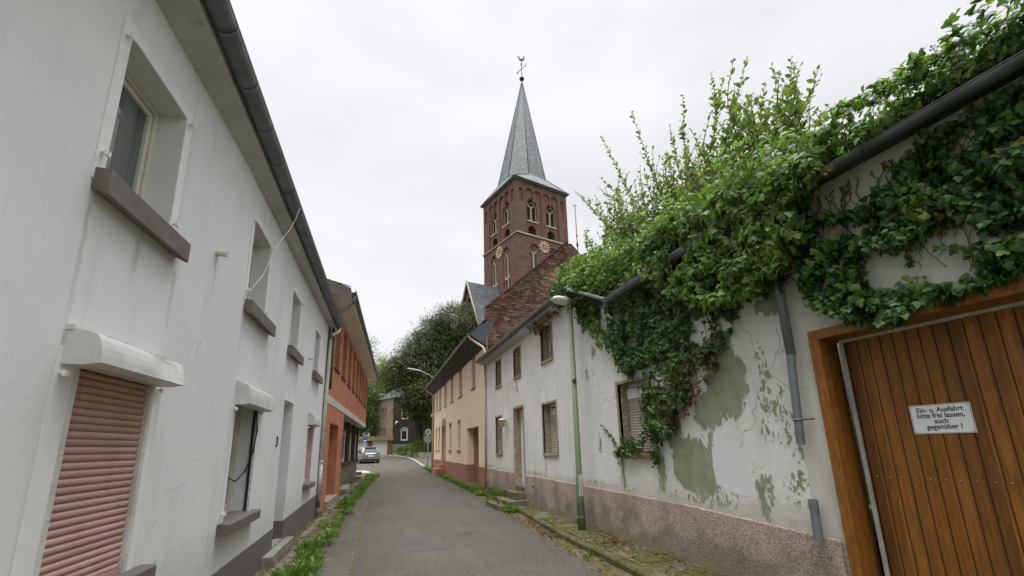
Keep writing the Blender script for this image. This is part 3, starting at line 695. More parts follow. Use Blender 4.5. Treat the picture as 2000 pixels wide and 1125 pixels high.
# ground floor shutters
def shutter_box(parent, F, u0, u1, z0, z1, pd, dent=0.0):
    mb = MB(); n = 14; N = 8
    rows = []
    for i in range(n+1):
        t = i/n; u = u0+(u1-u0)*t; dn = dent*math.exp(-((t-.78)/.16)**2)
        prof = [(0.0,z1+.012),(pd*.62,z1-.012-dn*.25)]+[(pd*(.72+.28*math.sin(R(90*k/5))) - dn*.7*math.sin(R(36*k)), z1-.02-(z1-z0-.03)*(1-math.cos(R(90*k/5)))**.9) for k in range(1,6)]+[(pd*.55,z0-.004),(0.0,z0)]
        rows.append([F.P(u,d,z) for d,z in prof])
    m = len(rows[0]); vs = [p for r in rows for p in r]
    mb.add(vs, [(i*m+k,(i+1)*m+k,(i+1)*m+k+1,i*m+k+1) for i in range(n) for k in range(m-1)], 0, False)
    mb.add(rows[0], [tuple(range(m))]); mb.add(rows[-1], [tuple(range(m))[::-1]])
    for i in range(10):
        a = u0-.01+(u1-u0)*i/10; mb.fbox(F, a, a+(u1-u0)/10*.95, -.001, .02+rnd.uniform(0,.04), z1-.005, z1+.018+rnd.uniform(0,.014))
    return mb.build('shutter_box', BOXW, parent)
def ground_win(F, u0,u1,z0,z1, bu0,bu1,bz1, su0, su1, pd, closed, dent=0, wl=.16):
    if closed:
        mb = MB(); slats(mb, F, u0+.035, u1-.035, z0+.03, z1, -.03, .0462, 0, .012); mb.fbox(F, u0+.03, u1-.03, -.035, -.012, z0+.005, z0+.035)
        w = mb.build('roller_shutter', PINK, LH)
        for a_ in (u0, u1-.045):
            mb = MB(); mb.fbox(F, a_, a_+.045, -.05, .006, z0, z1)
            for k in range(4): mb.ball(tuple(F.P(a_+.022,.006,z0+.12+k*.35)), .008, 6, 4)
            mb.build('guide_rail', BOXW, w)
    else:
        w = window(LH, F, u0, u1, z0, z1, .21, CREAM_FR, .05)
        mb = MB(); mb.fbox(F, u1-.03, u1-.004, -.05, -.02, z0, z1-.02); mb.build('guide_rail', BLACKP, w)
    mb = MB(); mb.fbox(F, u0-wl, u0-.001, .001, .006, z0-.04, z1); hooks(mb, F, [(u0-wl*.7,z0+.1),(u0-wl*.75,z1-.15)]); mb.build('surround', TRIM, w)
    mb = MB(); mb.fbox(F, u1+.001, u1+.07, .001, .006, z0-.04, z1); hooks(mb, F, [(u1+.045,z1-.12)]); mb.build('surround', TRIM, w)
    shutter_box(w, F, bu0, bu1, z1-.10, bz1, pd, dent)
    mb = MB(); mb.sweep(F, [(-.2,z0-.09),(.10,z0-.115),(.11,z0-.105),(.11,z0-.012),(.10,z0),(-.2,z0+.01)], su0, su1); mb.build('sill', SILL_BR, w)
    return w
g1 = ground_win(LA, 5.25,6.13,.80,2.22, 5.13,6.14,2.325, 5.0,6.32, .20, True, .05, .15)
g2 = ground_win(LB, .50,1.48,.86,2.25, .44,1.62,2.40, .34,1.66, .16, False, 0, .10)
g3 = ground_win(LB, 5.62,6.46,.90,2.28, 5.54,6.58,2.42, 5.52,6.64, .16, True, 0, .10)
# twisted belt of the open shutter
mb = MB(); pts = [LB.P(1.44,-.02,2.2), LB.P(1.44,.02,1.9), LB.P(1.43,0,1.6), LB.P(1.38,-.06,1.37), LB.P(1.28,-.13,1.25), LB.P(1.16,-.18,1.30), LB.P(1.12,-.2,1.36)]
for a, b in zip(pts, pts[1:]):
    mb.tube([a,(a+b)/2,b], [.010,.006,.010], 5)
mb.build('shutter_belt', BLACKP, g2)
# door recess
mb = MB(); mb.fbox(LB, 3.0, 3.8, -.66, -.62, 0, 2.47); frame4(mb, LB, 3.02, 3.78, .16, 2.45, -.62, -.58, .07)
dr = mb.build('door', WHITE_FR, LH); mb = MB(); mb.tube([LB.P(3.12,-.58,1.05), LB.P(3.12,-.53,1.05), LB.P(3.24,-.53,1.05)], .01, 6); mb.build('handle', IRON, dr)
mb = surround(LB, 3.0,3.8,plz(3)-.02,2.47,.07); mb.build('surround', TRIM, dr)
mb = MB(); mb.fbox(LB, 2.4, 4.1, .014, .15, -.12, .10); mb.fbox(LB, 3.012, 3.788, -.62, .014, -.12, .13); mb.build('doorstep', mk_moss('worn_step_stone', (.27,.255,.23), -.1), dr)
# house number 3
def lettering(txt, size, F, u, d, z, mat, parent, name='lettering', depth=.004, flipu=False, align='LEFT', bold=0.0, sx=1.0):
    cu = bpy.data.curves.new(name, 'FONT'); cu.body = txt; cu.size = size; cu.extrude = depth/2; cu.align_x = align; cu.offset = bold; cu.resolution_u = 4
    o = bpy.data.objects.new(name, cu); COL.objects.link(o); dg = bpy.context.evaluated_depsgraph_get(); dg.update()
    me = bpy.data.meshes.new_from_object(o.evaluated_get(dg)); bpy.data.objects.remove(o); bpy.data.curves.remove(cu)
    x = -F.t if flipu else F.t; off = wloc(parent)
    for v in me.vertices:
        p = F.P(u, d, z) + x*v.co.x*sx + Vector((0,0,1))*v.co.y + F.n*v.co.z
        v.co = p-off
    me.materials.clear(); me.materials.append(mat)
    ob = bpy.data.objects.new(name, me); COL.objects.link(ob); ob.parent = parent
    return ob
lettering('3', .24, LB, 2.66, .008, 1.68, IRON, LH, 'house_number', .012)
# vents
for F, u, z in ((LA,6.86,3.575),(LB,4.95,3.57)):
    mb = MB(); mb.tube([F.P(u,0,z), F.P(u,.10,z-.004)], .032, 12, caps=False); mb.tube([F.P(u,0,z), F.P(u,.098,z-.004)], .026, 12); mb.build('vent_pipe', PIPE_CR, LH)
# eaves: sloping rendered soffit, board, gutter along one straight line
GF = Fac((-1.405,-2.0), (-.925,13.5), (1,0))      # line of the gutter's outer lip
mb = MB()
def seg(F, u0, u1, g0, g1, z0, z1):
    a, b = F.P(u0,.002,z0), F.P(u1,.002,z1); c, d = GF.P(g0,-.185,EZ+.07+.05*g0/15.5), GF.P(g1,-.185,EZ+.07+.05*g1/15.5)
    mb.add([a,b,d,c], [(0,1,2,3)])
    c2, d2 = GF.P(g0,-.185,EZ+.15+.05*g0/15.5), GF.P(g1,-.185,EZ+.15+.05*g1/15.5); mb.add([c,d,d2,c2], [(0,1,2,3)])
seg(LA, 0, LAL, 0, 7.42, EZ-.02, EZ-.0); seg(LB, 0, LB.L, 7.42, 15.5, EZ-.0, EZ+.12)
mb.build('soffit', SOFF_L, LH)
gutter(LH, GF, 0, 15.5, -.093, EZ+.165, .092, ZINC, step=.62, drop=.05)
mb = MB(); rx = -5.6; rz = EZ+3.75
a0, a1 = GF.P(0,-.12,EZ+.17), GF.P(15.5,-.12,EZ+.22)
mb.add([a0,a1,(rx,13.5,rz),(rx,-2,rz),(-9.9,-2,EZ+.1),(-9.9,13.5,EZ+.1)], [(0,1,2,3),(3,2,5,4)])
mb.add([a0+Vector((0,0,-.05)),a1+Vector((0,0,-.05)),(rx,13.5,rz-.05),(rx,-2,rz-.05)], [(0,3,2,1)])
mb.add([a0,a1,a1+Vector((-.02,0,-.07)),a0+Vector((-.02,0,-.07))], [(0,1,2,3)])
mb.build('roof', TILE, LH)
mb = MB(); q = LB.P(7.82,0,0)
mb.tube([GF.P(15.3,-.078,EZ+.14), GF.P(15.3,-.08,EZ+.02), LB.P(7.75,.13,EZ-.14), LB.P(7.72,.09,EZ-.3), LB.P(7.72,.075,3), LB.P(7.72,.07,1.35)], .045, 10)
mb.tube([LB.P(7.72,.07,1.35), LB.P(7.72,.07,1.28)], .056, 10); mb.tube([LB.P(7.72,.07,1.28), LB.P(7.72,.07,.5)], .047, 10)
dp = mb.build('downpipe', PIPE_CR, LH)
mb = MB(); mb.tube([LB.P(7.72,.07,.5), LB.P(7.72,.07,.16)], .05, 10); mb.tube([LB.P(7.72,.07,.18), LB.P(7.72,.07,-.1)], .068, 12); mb.build('pipe_foot', PLINTH_BR, dp)
mb = MB(); mb.fbox(LB, 7.82, 7.9, -.02, .03, -.1, 4.95); mb.build('corner_strip', m_plain('dark_felt_strip', (.06,.065,.08), .2, 5), LH)
# loose cable from the gutter to window
mb = MB(); A = LB.P(.33,.02,3.42); B = GF.P(8.55,-.02,EZ+.16); pts = []
for i in range(17):
    t = i/16; p = A.lerp(B, t); pts.append(p+Vector((.02*math.sin(t*9),0,-.10*math.sin(math.pi*t)*(1-t*.35)+.02*math.sin(t*14))))
mb.tube(pts, .0038, 5); mb.build('cable', TRIM, LH)

# ================================================================== 2. red brick house
RH = thing('red_brick_house', 'red brick house with a jutting upper storey over a pale concrete band', 'house', (-1.3, 14, 0))
RB = Fac((-1.27,13.5), (-.38,30.0), (1,0)); RC = Fac((-1.62,16.0), (-.79,30.0), (1,0)); RL = RB.L; BZ = 2.95; TZ = 5.98
ups = [(1.2,2.33),(3.12,4.26),(5.1,6.11),(6.97,7.92),(8.85,9.8),(10.6,11.55),(12.3,13.15),(13.95,14.75),(15.3,16.05)]
mb = MB(); mb.wall(RB, rect(0,RL,BZ+.24,TZ), [rect(a,b,4.15,5.84) for a,b in ups], .26)
# ground floor pier with a deep doorway
mb.wall(RB, [(0,-.1),(1.15,-.1),(1.15,2.42),(3.2,2.42),(3.2,-.1),(4.64,-.1),(4.64,BZ),(0,BZ)], [], .0)
for u in (1.15,3.2): mb.add([RB.P(u,0,-.1),RB.P(u,-1.1,-.1),RB.P(u,-1.1,2.42),RB.P(u,0,2.42)], [(0,1,2,3)])
mb.add([RB.P(1.15,0,2.42),RB.P(3.2,0,2.42),RB.P(3.2,-1.1,2.42),RB.P(1.15,-1.1,2.42)], [(0,1,2,3)])
mb.add([RB.P(4.64,0,-.1),RB.P(4.64,-.6,-.1),RB.P(4.64,-.6,BZ),RB.P(4.64,0,BZ)], [(0,1,2,3)])
mb.add([RB.P(0,0,-.1),RB.P(0,-9,-.1),RB.P(0,-9,TZ),RB.P(0,0,TZ)], [(0,1,2,3)]); mb.add([RB.P(RL,0,BZ),RB.P(RL,-9,BZ),RB.P(RL,-9,TZ),RB.P(RL,0,TZ)], [(0,1,2,3)])
mb.add([RB.P(RL,-.55,-.1),RB.P(RL,-9,-.1),RB.P(RL,-9,BZ),RB.P(RL,-.55,BZ)], [(0,1,2,3)]); mb.add([RB.P(0,-9,-.1),RB.P(RL,-9,-.1),RB.P(RL,-9,TZ),RB.P(0,-9,TZ)], [(0,1,2,3)])
mb.build('wall', RED_BR, RH)
mb = MB(); mb.fbox(RB, 0, RL+.012, -1.2, .014, BZ+.0, BZ+.24); mb.fbox(RB, 0, RL, -8.9, -1.2, BZ+.02, BZ+.2); mb.build('concrete_band', BAND, RH)
for i, (a, b) in enumerate(ups):
    w = window(RH, RB, a, b, 4.15, 5.84, .2, WHITE_FR, .06, sash=False)
    mb = MB(); mb.sweep(RB, [(-.2,4.13),(.04,4.09),(.045,4.10),(.045,4.14),(-.2,4.165)], a-.06, b+.06); mb.build('sill', BLACKP, w)
mb = MB(); mb.fbox(RB, 1.15, 3.2, -1.14, -1.1, .2, 2.42); d_ = mb.build('door', DARKWOOD, RH)
mb = MB(); mb.fbox(RB, 1.0, 3.25, -1.1, .10, -.1, .17); mb.build('doorstep', mk_moss('pale_step', (.34,.30,.26), -.2), d_)
# recessed shop front
mb = MB(); mb.wall(RC, [(0,-.1),(RC.L,-.1),(RC.L,1.0),(0,1.0)], [], 0); mb.add([RC.P(RC.L,0,-.1),RC.P(RC.L,-.6,-.1),RC.P(RC.L,-.6,1),RC.P(RC.L,0,1)], [(0,1,2,3)]); mb.build('stone_base', STONE_W, RH)
mb = MB(); wins = [(3.3,5.2),(5.9,8.0),(8.7,10.6),(11.6,13.5)]
mb.wall(RC, [(0,1.001),(RC.L,1.001),(RC.L,BZ),(0,BZ)], [rect(a,b,1.05,2.52) for a,b in wins], .1, -.03)
for k in range(60):
    u = k*RC.L/60; 
    mb.fbox(RC, u+.01, u+.03, -.035, -.02, 2.54, BZ-.01)
for a,b in wins: mb.fbox(RC, a-.14, a-.02, -.03, .06, 1.0, BZ-.005); mb.fbox(RC, b+.02, b+.14, -.03, .06, 1.0, BZ-.005)
mb.build('shop_front', DARKWOOD, RH)
for i, (a,b) in enumerate(wins):
    w = window(RH, RC, a, b, 1.05, 2.52, .08, WHITE_FR, .09, GLASS_D)
    mb = MB(); slats(mb, RC, a+.02, b-.02, 2.2 if i < 2 else 1.1, 2.5, -.06, .05); mb.build('shutter', SHUT_B, w)
    mb = MB(); mb.fbox(RC, a-.1, b+.1, -.03, .09, .985, 1.04); mb.build('sill', BLACKP, w)
lettering('5', .2, RB, 3.52, .008, 2.1, BOXW, RH, 'house_number', .012)
# eaves and roof
RG = .52
mb = MB(); mb.add([RB.P(-.3,-.3,TZ+.001),RB.P(RL+.55,-.3,TZ+.001),RB.P(RL+.55,RG,TZ+.08),RB.P(-.3,RG,TZ+.08)], [(0,1,2,3)]); mb.add([RB.P(RL,-.3,TZ),RB.P(RL,-9,TZ),RB.P(RL+.55,-9,TZ),RB.P(RL+.55,-.3,TZ)], [(0,1,2,3)])
mb.add([RB.P(-.3,RG,TZ+.08),RB.P(RL+.55,RG,TZ+.08),RB.P(RL+.55,RG,TZ+.24),RB.P(-.3,RG,TZ+.24)], [(0,1,2,3)])
mb.build('soffit', m_render('beige_soffit', (.80,.76,.66), .15, 30), RH)
gutter(RH, RB, -.3, RL+.6, RG+.075, TZ+.2, .07, ZINC, step=1.6)
mb = MB(); pk = TZ+.26+.42*4.7
mb.add([RB.P(-.32,RG,TZ+.26),RB.P(RL+.6,RG,TZ+.26),RB.P(RL+.6,-4.4,pk),RB.P(-.32,-4.4,pk),RB.P(-.32,-9.4,TZ+.2),RB.P(RL+.6,-9.4,TZ+.2)], [(0,1,2,3),(3,2,5,4)]); mb.build('roof', TILE, RH)
mb = MB()   # slate-hung verge facing up the street
mb.add([RB.P(-.31,RG,TZ+.05),RB.P(-.31,RG,TZ+.25),RB.P(-.31,-4.4,pk-.01),RB.P(-.31,-9.3,TZ+.2),RB.P(-.31,-9.3,TZ)], [(0,1,2,3,4)])
mb.build('verge', m_plain('brown_verge_board', (.12,.095,.085), .15, 3), RH)
mb = MB(); mb.tube([RB.P(-.4,RG-1.3,TZ+.68), RB.P(-.4,RG+.0,TZ+.28)], .02, 6); mb.build('verge_flashing', ZINC_L, RH)
mb = MB(); mb.tube([RB.P(.0,RG+.07,TZ+.15), RB.P(.0,RG+.07,TZ-.08), RB.P(.02,RG-.08,TZ-.24), RB.P(.05,.16,TZ-.38), RB.P(.05,.08,TZ-.55), RB.P(.05,.08,3.3)], .05, 10); mb.build('downpipe', ZINC, RH)

# ================================================================== 3. cream house
CH = thing('cream_house', 'cream rendered two-storey house with brown plinth and dark boarded eaves', 'house', (4.4, 17.3, 0))
CF = Fac((4.33,17.05), (4.53,34.5), (-1,0)); CW_ = 6.05
k_ = 17.0
def cu(y): return y-17.05
uw = [(2.35,3.2,5.78),(5.6,6.7,5.80),(8.45,9.5,5.80),(11.1,12.2,5.78),(13.65,14.65,5.72),(15.5,16.3,5.70)]
gw = [(6.05,7.1),(9.0,10.05),(14.05,15.0),(15.6,16.5)]
holes = [segarch(a,b,4.22,t) for a,b,t in uw]+[segarch(a,b,1.46,3.05) for a,b in gw]
mb = MB(); zt0, zt1 = 5.62, 6.25
mb.wall(CF, [(0,0-.1),(1.75,-.1),(1.75,2.46),(4.35,2.46),(4.35,-.1),(11.35,-.1),(11.35,2.95),(12.85,2.95),(12.85,-.1),(CF.L,-.1),(CF.L,CW_),(0,CW_)], holes, .16)
for u in (1.75,4.35): mb.add([CF.P(u,0,-.1),CF.P(u,-.36,-.1),CF.P(u,-.36,2.46),CF.P(u,0,2.46)], [(0,1,2,3)])
mb.add([CF.P(1.75,0,2.46),CF.P(4.35,0,2.46),CF.P(4.35,-.36,2.46),CF.P(1.75,-.36,2.46)], [(0,1,2,3)])
for u in (11.35,12.85): mb.add([CF.P(u,0,-.1),CF.P(u,-.36,-.1),CF.P(u,-.36,2.95),CF.P(u,0,2.95)], [(0,1,2,3)])
mb.add([CF.P(11.35,0,2.95),CF.P(12.85,0,2.95),CF.P(12.85,-.36,2.95),CF.P(11.35,-.36,2.95)], [(0,1,2,3)])
q = CF.P(CF.L,0,0); mb.add([q+Vector((0,0,-.1)),(12.4,34.6,-.1),(12.4,34.6,CW_),(8.35,34.6,10.4),q+Vector((0,0,CW_))], [(0,1,2,3,4)])
mb.add([(12.4,17.2,-.1),(12.4,34.6,-.1),(12.4,34.6,CW_),(12.4,17.2,CW_)], [(0,1,2,3)])
mb.build('wall', CREAM_W, CH)
mb = MB()
for a, b in ((0,1.75),(4.35,11.35),(12.85,CF.L+.01)): mb.fbox(CF, a, b, .001, .014, -.1, .80+.0*a)
mb.fbox(CF, 4.335, 4.349, -.355, .014, -.1, .80); mb.build('plinth', CREAM_PL, CH)
for a,b,t in uw:
    w = window(CH, CF, a-.005, b+.005, 4.22, t, .13, CREAM_FR, .06, GLASS_D)
    mb = MB(); slats(mb, CF, a+.01, b-.01, 4.24, t, -.1, .05); mb.build('shutter', m_plain('tan_shutter', (.50,.38,.25), .08, 3), w)
    mb = MB(); mb.fbox(CF, a-.05, b+.05, -.12, .05, 4.17, 4.215); mb.build('sill', BRICKRED_PAINT, w)
for a,b in gw:
    w = window(CH, CF, a-.005, b+.005, 1.46, 3.05, .13, WHITE_FR, .06, GLASS_D)
    mb = MB(); slats(mb, CF, a+.01, b-.01, 1.48, 3.05, -.1, .05); mb.build('shutter', m_plain('pale_shutter', (.52,.47,.40), .08, 3), w)
    mb = MB(); mb.fbox(CF, a-.05, b+.05, -.12, .05, 1.41, 1.455); mb.build('sill', BRICKRED_PAINT, w)
mb = MB(); mb.fbox(CF, 1.75, 4.35, -.38, -.34, -.05, 2.46)
for i in range(1,9): mb.fbox(CF, 1.75+i*.289-.01, 1.75+i*.289+.01, -.34, -.332, -.04, 2.44)
gd = mb.build('garage_door', DOOR_BR, CH)
mb = MB(); frame4(mb, CF, 11.35, 12.85, .78, 3.36, .001, .05, .14, wb=.0001)
mb.prism(CF, [(11.30,2.952),(12.90,2.952),(12.90,3.25)]+[(12.1+.8*math.cos(R(a)),3.25+.2*math.sin(R(a))) for a in range(20,180,20)]+[(11.30,3.25)], .002, .06)
mb.fbox(CF, 11.35, 11.49, .001, .05, .001, .78); mb.fbox(CF, 12.71, 12.85, .001, .05, .001, .78)
fs_ = mb.build('door_surround', m_plain('rose_brown_paint', (.37,.19,.14), .1, 4), CH)
mb = MB(); mb.fbox(CF, 11.45, 12.75, -.36, -.32, .6, 2.95); mb.build('front_door', m_plain('beige_door', (.45,.30,.20), .1, 4), CH)
mb = MB(); mb.fbox(CF, 11.2, 13.3, .015, .62, -.1, .33); mb.fbox(CF, 11.5, 13.1, .015, .34, .331, .58); mb.fbox(CF, 11.6, 12.9, -.3, .10, .581, .80)
mb.build('steps', BRICKRED_PAINT, CH)
# eaves
EG = .62
mb = MB(); mb.add([CF.P(0.1,0.001,CW_-.42),CF.P(CF.L+.3,0.001,CW_-.42),CF.P(CF.L+.3,EG,CW_-.02),CF.P(.1,EG,CW_-.02)], [(0,1,2,3)])
mb.add([CF.P(.1,EG,CW_-.02),CF.P(CF.L+.3,EG,CW_-.02),CF.P(CF.L+.3,EG,CW_+.1),CF.P(.1,EG,CW_+.1)], [(0,1,2,3)])
mb.add([CF.P(.1,0.002,CW_-.42),CF.P(.1,EG,CW_-.02),CF.P(.1,EG,CW_+.1),CF.P(.1,-.4,CW_+.95)], [(0,1,2,3)])
mb.build('soffit', SOFF_D, CH)
mb = MB(); mb.add([CF.P(.08,0.0,CW_-.45),CF.P(.08,EG+.02,CW_-.05),CF.P(.08,EG+.02,CW_+.14),CF.P(.08,.3,CW_+.42),CF.P(.08,-.35,CW_+.62)], [(0,1,2,3,4)]); mb.build('verge_cladding', m_plain('lead_grey_cladding', (.05,.06,.075), .15, 4, .5), CH)
gutter(CH, CF, 0.0, CF.L+.35, EG+.07, CW_+.06, .07, ZINC, step=2.0)
mb = MB(); mb.add([CF.P(.06,EG,CW_+.12),CF.P(CF.L+.35,EG,CW_+.12),(8.35,34.9,10.62),(8.35,17.12,10.62),(12.9,17.12,5.9),(12.9,34.9,5.9)], [(0,1,2,3),(3,2,5,4)]); mb.build('roof', TILE, CH)
mb = MB(); mb.tube([CF.P(.25,EG+.05,CW_), CF.P(.25,EG+.04,CW_-.12), CF.P(.2,EG-.12,CW_-.25), CF.P(.1,.16,CW_-.5), CF.P(.06,.08,CW_-.72), CF.P(.06,.08,.1)], .055, 10); mb.build('downpipe', m_plain('cream_pipe', (.62,.50,.35), .1, 4), CH)
mb = MB(); mb.tube([CF.P(CF.L+.1,EG+.05,CW_), CF.P(CF.L+.1,EG,CW_-.12), CF.P(CF.L+.02,.2,CW_-.45), CF.P(CF.L+.02,.1,CW_-.6), CF.P(CF.L+.02,.1,.1)], .055, 10); mb.fbox(CF, CF.L-.08, CF.L+.1, .02, .25, 3.9, 4.15); mb.build('downpipe', m_plain('cream_pipe_far', (.60,.44,.29), .1, 4), CH)
# rough brick gable wall that rises above the cottage roof
GW = Fac((4.33,17.15), (12.4,17.15), (0,-1))
mb = MB(); prof = [(0,-.1),(0,7.12),(.07,7.30),(3.78,10.60),(4.12,10.56),(8.0,6.1),(8.07,-.1)]
mb.prism(GW, prof, -.3, .02); o = mb.build('gable_wall', GABLE, CH)
mb = MB()   # stepped courses laid along the slope
n = 46
for i in range(n):
    t = (i+.5)/n; u = .05+3.75*t; z = 7.28+3.34*t; a = math.atan2(3.34,3.75)
    L_ = rnd.uniform(.16,.26); ca, sa = math.cos(a), math.sin(a)
    for k in range(2):
        c0 = -.20-k*.22 + rnd.uniform(-.01,.01); h_ = .036
        p = []
        for (s, w_) in ((-h_,c0-.1),(h_,c0-.1),(h_,c0+.1+rnd.uniform(-.01,.02)),(-h_,c0+.1)):
            p.append((u+s*ca-w_*sa*1.0, z+s*sa+w_*ca*1.0))
        mb.prism(GW, p, .018, .03+rnd.uniform(0,.02))
mb.build('raking_course', GABLE, o)
mb = MB()
for i in range(26):
    t = i/25; mb.prism(GW, [(0.02+3.78*t-.02,7.27+3.34*t-.03),(.02+3.78*t+.12,7.27+3.34*t+.07),(.02+3.78*t+.10,7.27+3.34*t+.12+rnd.uniform(0,.03)),(.02+3.78*t-.03,7.27+3.34*t+.03)], -.28, .05+rnd.uniform(0,.03))
mb.build('coping', m_plain('dark_weathered_brick', (.06,.045,.04), .4, 6, .95, 12, .6, .02), o)
# aerial mast on the gable
AM = thing('aerial_mast', 'thin rusty aerial mast standing behind the rough brick gable', 'mast', (8.95,17.6,9.3))
mb = MB(); mb.tube([(8.95,17.6,9.3),(8.95,17.6,12.95)], .022, 6); mb.build('pole', RUSTY, AM)
mb = MB(); mb.ball((8.95,17.6,11.3), .055, 6, 4); mb.tube([(8.95,17.6,10.75),(8.95,17.6,10.95)], .05, 6); mb.tube([(8.80,17.6,12.9),(9.05,17.6,12.9)], .012, 5); mb.build('clamp', RUSTY, AM)
# ================================================================== 4. white cottage
WC = thing('white_cottage', 'white cottage with speckled stone window frames and a small wall lantern by its door', 'cottage', (4.4, 12.9, 0))
RF = Fac((4.25,0), (4.25,17), (-1,0))          # u is simply y
PJ = 8.95
holes = [rect(10.09,10.84,3.74,4.60),rect(12.63,13.29,3.70,4.57),rect(14.81,15.47,3.70,4.58),rect(10.03,10.94,1.40,2.62),rect(14.83,15.58,1.38,2.60)]
TOPC = 4.76
mb = MB(); mb.wall(RF, [(PJ,-.1),(12.53,-.1),(12.53,2.72),(13.42,2.72),(13.42,-.1),(17.0,-.1),(17.0,TOPC),(PJ,TOPC)], holes, .04)
mb.wall(RF, [(PJ,TOPC),(17,TOPC),(17,TOPC+.25),(PJ,TOPC+.25)], [], 0)
mb.build('wall', PEEL, WC)
mb = MB(); mb.add([(4.25,17.0,-.1),(12.3,17.0,-.1),(12.3,17.0,5),(4.25,17.0,5)], [(0,1,2,3)]); mb.add([(12.3,17,-.1),(12.3,PJ,-.1),(12.3,PJ,5),(12.3,17,5)], [(0,1,2,3)]); mb.build('rear_wall', GREY_ST, WC)
def plinth_r(root, segs, zl):
    mb = MB()
    for a, b in segs:
        n = max(1, int((b-a)/.25)); 
        for i in range(n):
            u0, u1 = a+(b-a)*i/n, a+(b-a)*(i+1)/n; z0, z1 = zl(u0), zl(u1); d = .022
            P = RF.P
            mb.add([P(u0,.001,z0+.018),P(u1,.001,z1+.018),P(u1,d,z1),P(u0,d,z0),P(u1,d,-.12),P(u0,d,-.12)], [(0,1,2,3),(3,2,4,5)])
    return mb.build('plinth', PEBBLE, root)
zl = lambda y: .81 if y > 17 else (.76+.05*(y-9)/8 if y > 9 else .73+.03*(y-5.6)/3.4 if y > 5.6 else .655+.075*(y-3.5)/2.1)
plinth_r(WC, [(PJ,12.46)], zl); plinth_r(WC, [(13.50,17.0)], zl)
def stone_window(root, a, b, z0, z1, kind):
    """frame of washed concrete with deep reveals"""
    mb = MB(); t = .055; D = .25
    for (u0,u1,y0,y1) in ((a-t,a,z0-t,z1+t),(b,b+t,z0-t,z1+t),(a,b,z0-t,z0),(a,b,z1,z1+t)):
        mb.fbox(RF, u0, u1, -D, .014, y0, y1)
    w = mb.build('window', TERR, root)
    mb = MB(); mb.fbox(RF, a-.04, b+.04, .015, .045, z0-t-.01, z0-.004); mb.build('sill', TERR, w)
    mb = MB(); frame4(mb, RF, a+.001, b-.001, z0+.001, z1-.001, -D-.02, -D+.03, .06)
    if kind == 'sash': mb.fbox(RF, (a+b)/2-.03, (a+b)/2+.03, -D-.02, -D+.03, z0+.06, z1-.06)
    mb.build('sash', WHITE_FR, w)
    g = MB(); g.fbox(RF, a+.05, b-.05, -D-.012, -D-.004, z0+.05, z1-.05); g.build('pane', GLASS_G, w)
    if kind == 'half':
        mb = MB(); mb.fbox(RF, a+.06, b-.06, -D+.031, -D+.05, z1-.28, z1-.1); mb.build('shutter_head', WHITE_FR, w)
        mb = MB(); slats(mb, RF, a+.06, b-.06, z0+.02, z1-.29, -D+.04, .05); mb.build('roller_shutter', SHUT_B, w)
    if kind == 'full':
        mb = MB(); slats(mb, RF, a+.04, b-.04, z0+.02, z1-.02, -D+.04, .05); mb.build('roller_shutter', SHUT_B, w)
    return w
stone_window(WC, 10.09,10.84,3.74,4.60,'sash'); stone_window(WC, 12.63,13.29,3.70,4.57,'full'); stone_window(WC, 14.81,15.47,3.70,4.58,'full')
stone_window(WC, 10.03,10.94,1.40,2.62,'half'); stone_window(WC, 14.83,15.58,1.38,2.60,'sash')
mb = MB()
for (u0,u1,y0,y1) in ((12.46,12.53,.001,2.79),(13.42,13.49,.001,2.79),(12.53,13.42,2.72,2.79)): mb.fbox(RF, u0, u1, -.24, .016, y0, y1)
ds = mb.build('door_surround', TERR, WC)
mb = MB(); mb.fbox(RF, 12.531, 13.419, -.25, -.20, .43, 2.719)
for i in range(6): mb.fbox(RF, 12.6+i*.14, 12.6+i*.14+.05, -.20, -.185, .55, 2.62)
dd = mb.build('door', WHITE_FR, WC)
mb = MB(); mb.fbox(RF, 12.60, 12.63, -.185, -.17, 1.25, 1.62); mb.tube([RF.P(12.615,-.17,1.5),RF.P(12.615,-.12,1.5),RF.P(12.74,-.12,1.5)], .012, 6); mb.tube([RF.P(12.66,-.15,1.2),RF.P(12.66,-.12,1.25),RF.P(12.66,-.12,1.75),RF.P(12.66,-.15,1.8)], .01, 6); mb.build('door_handle', BLACKP, dd)
ST = mk_moss('mossy_step_stone', (.17,.155,.12), .42)
mb = MB(); mb.fbox(RF, 12.2, 13.75, .023, .62, -.12, .12); mb.fbox(RF, 12.25, 13.7, .62, .86, -.12, .02); mb.fbox(RF, 12.42, 13.6, .023, .34, .121, .31); mb.fbox(RF, 12.532, 13.418, -.2, .02, -.1, .429)
for i in range(len(mb.v)): mb.v[i] = tuple(c+rnd.uniform(-.008,.008) for c in mb.v[i])
mb.build('steps', ST, WC)
# wall lantern
mb = MB(); c = RF.P(14.22,.17,2.34)
mb.fbox(RF, 14.16, 14.28, .0, .02, 2.36, 2.52); mb.tube([RF.P(14.22,.02,2.47), RF.P(14.22,.17,2.47)], .011, 6)
ring = lambda r, z: [(c.x+r*math.cos(R(60*i)), c.y+r*math.sin(R(60*i)), z) for i in range(6)]
mb.add(ring(.15,2.44)+ring(.03,2.50), [(i,(i+1)%6,6+(i+1)%6,6+i) for i in range(6)]+[tuple(range(6,12)),tuple(range(5,-1,-1))])
for i in range(6): mb.tube([ring(.125,2.44)[i], ring(.085,2.22)[i]], .006, 4)
ln = mb.build('wall_lantern', BOXW, WC)
mb = MB(); mb.add(ring(.118,2.438)+ring(.08,2.22), [(i,(i+1)%6,6+(i+1)%6,6+i) for i in range(6)]+[tuple(range(11,5,-1))]); mb.build('lantern_glass', m_plain('amber_glass', (.42,.28,.10), .1, 20, .25), ln)
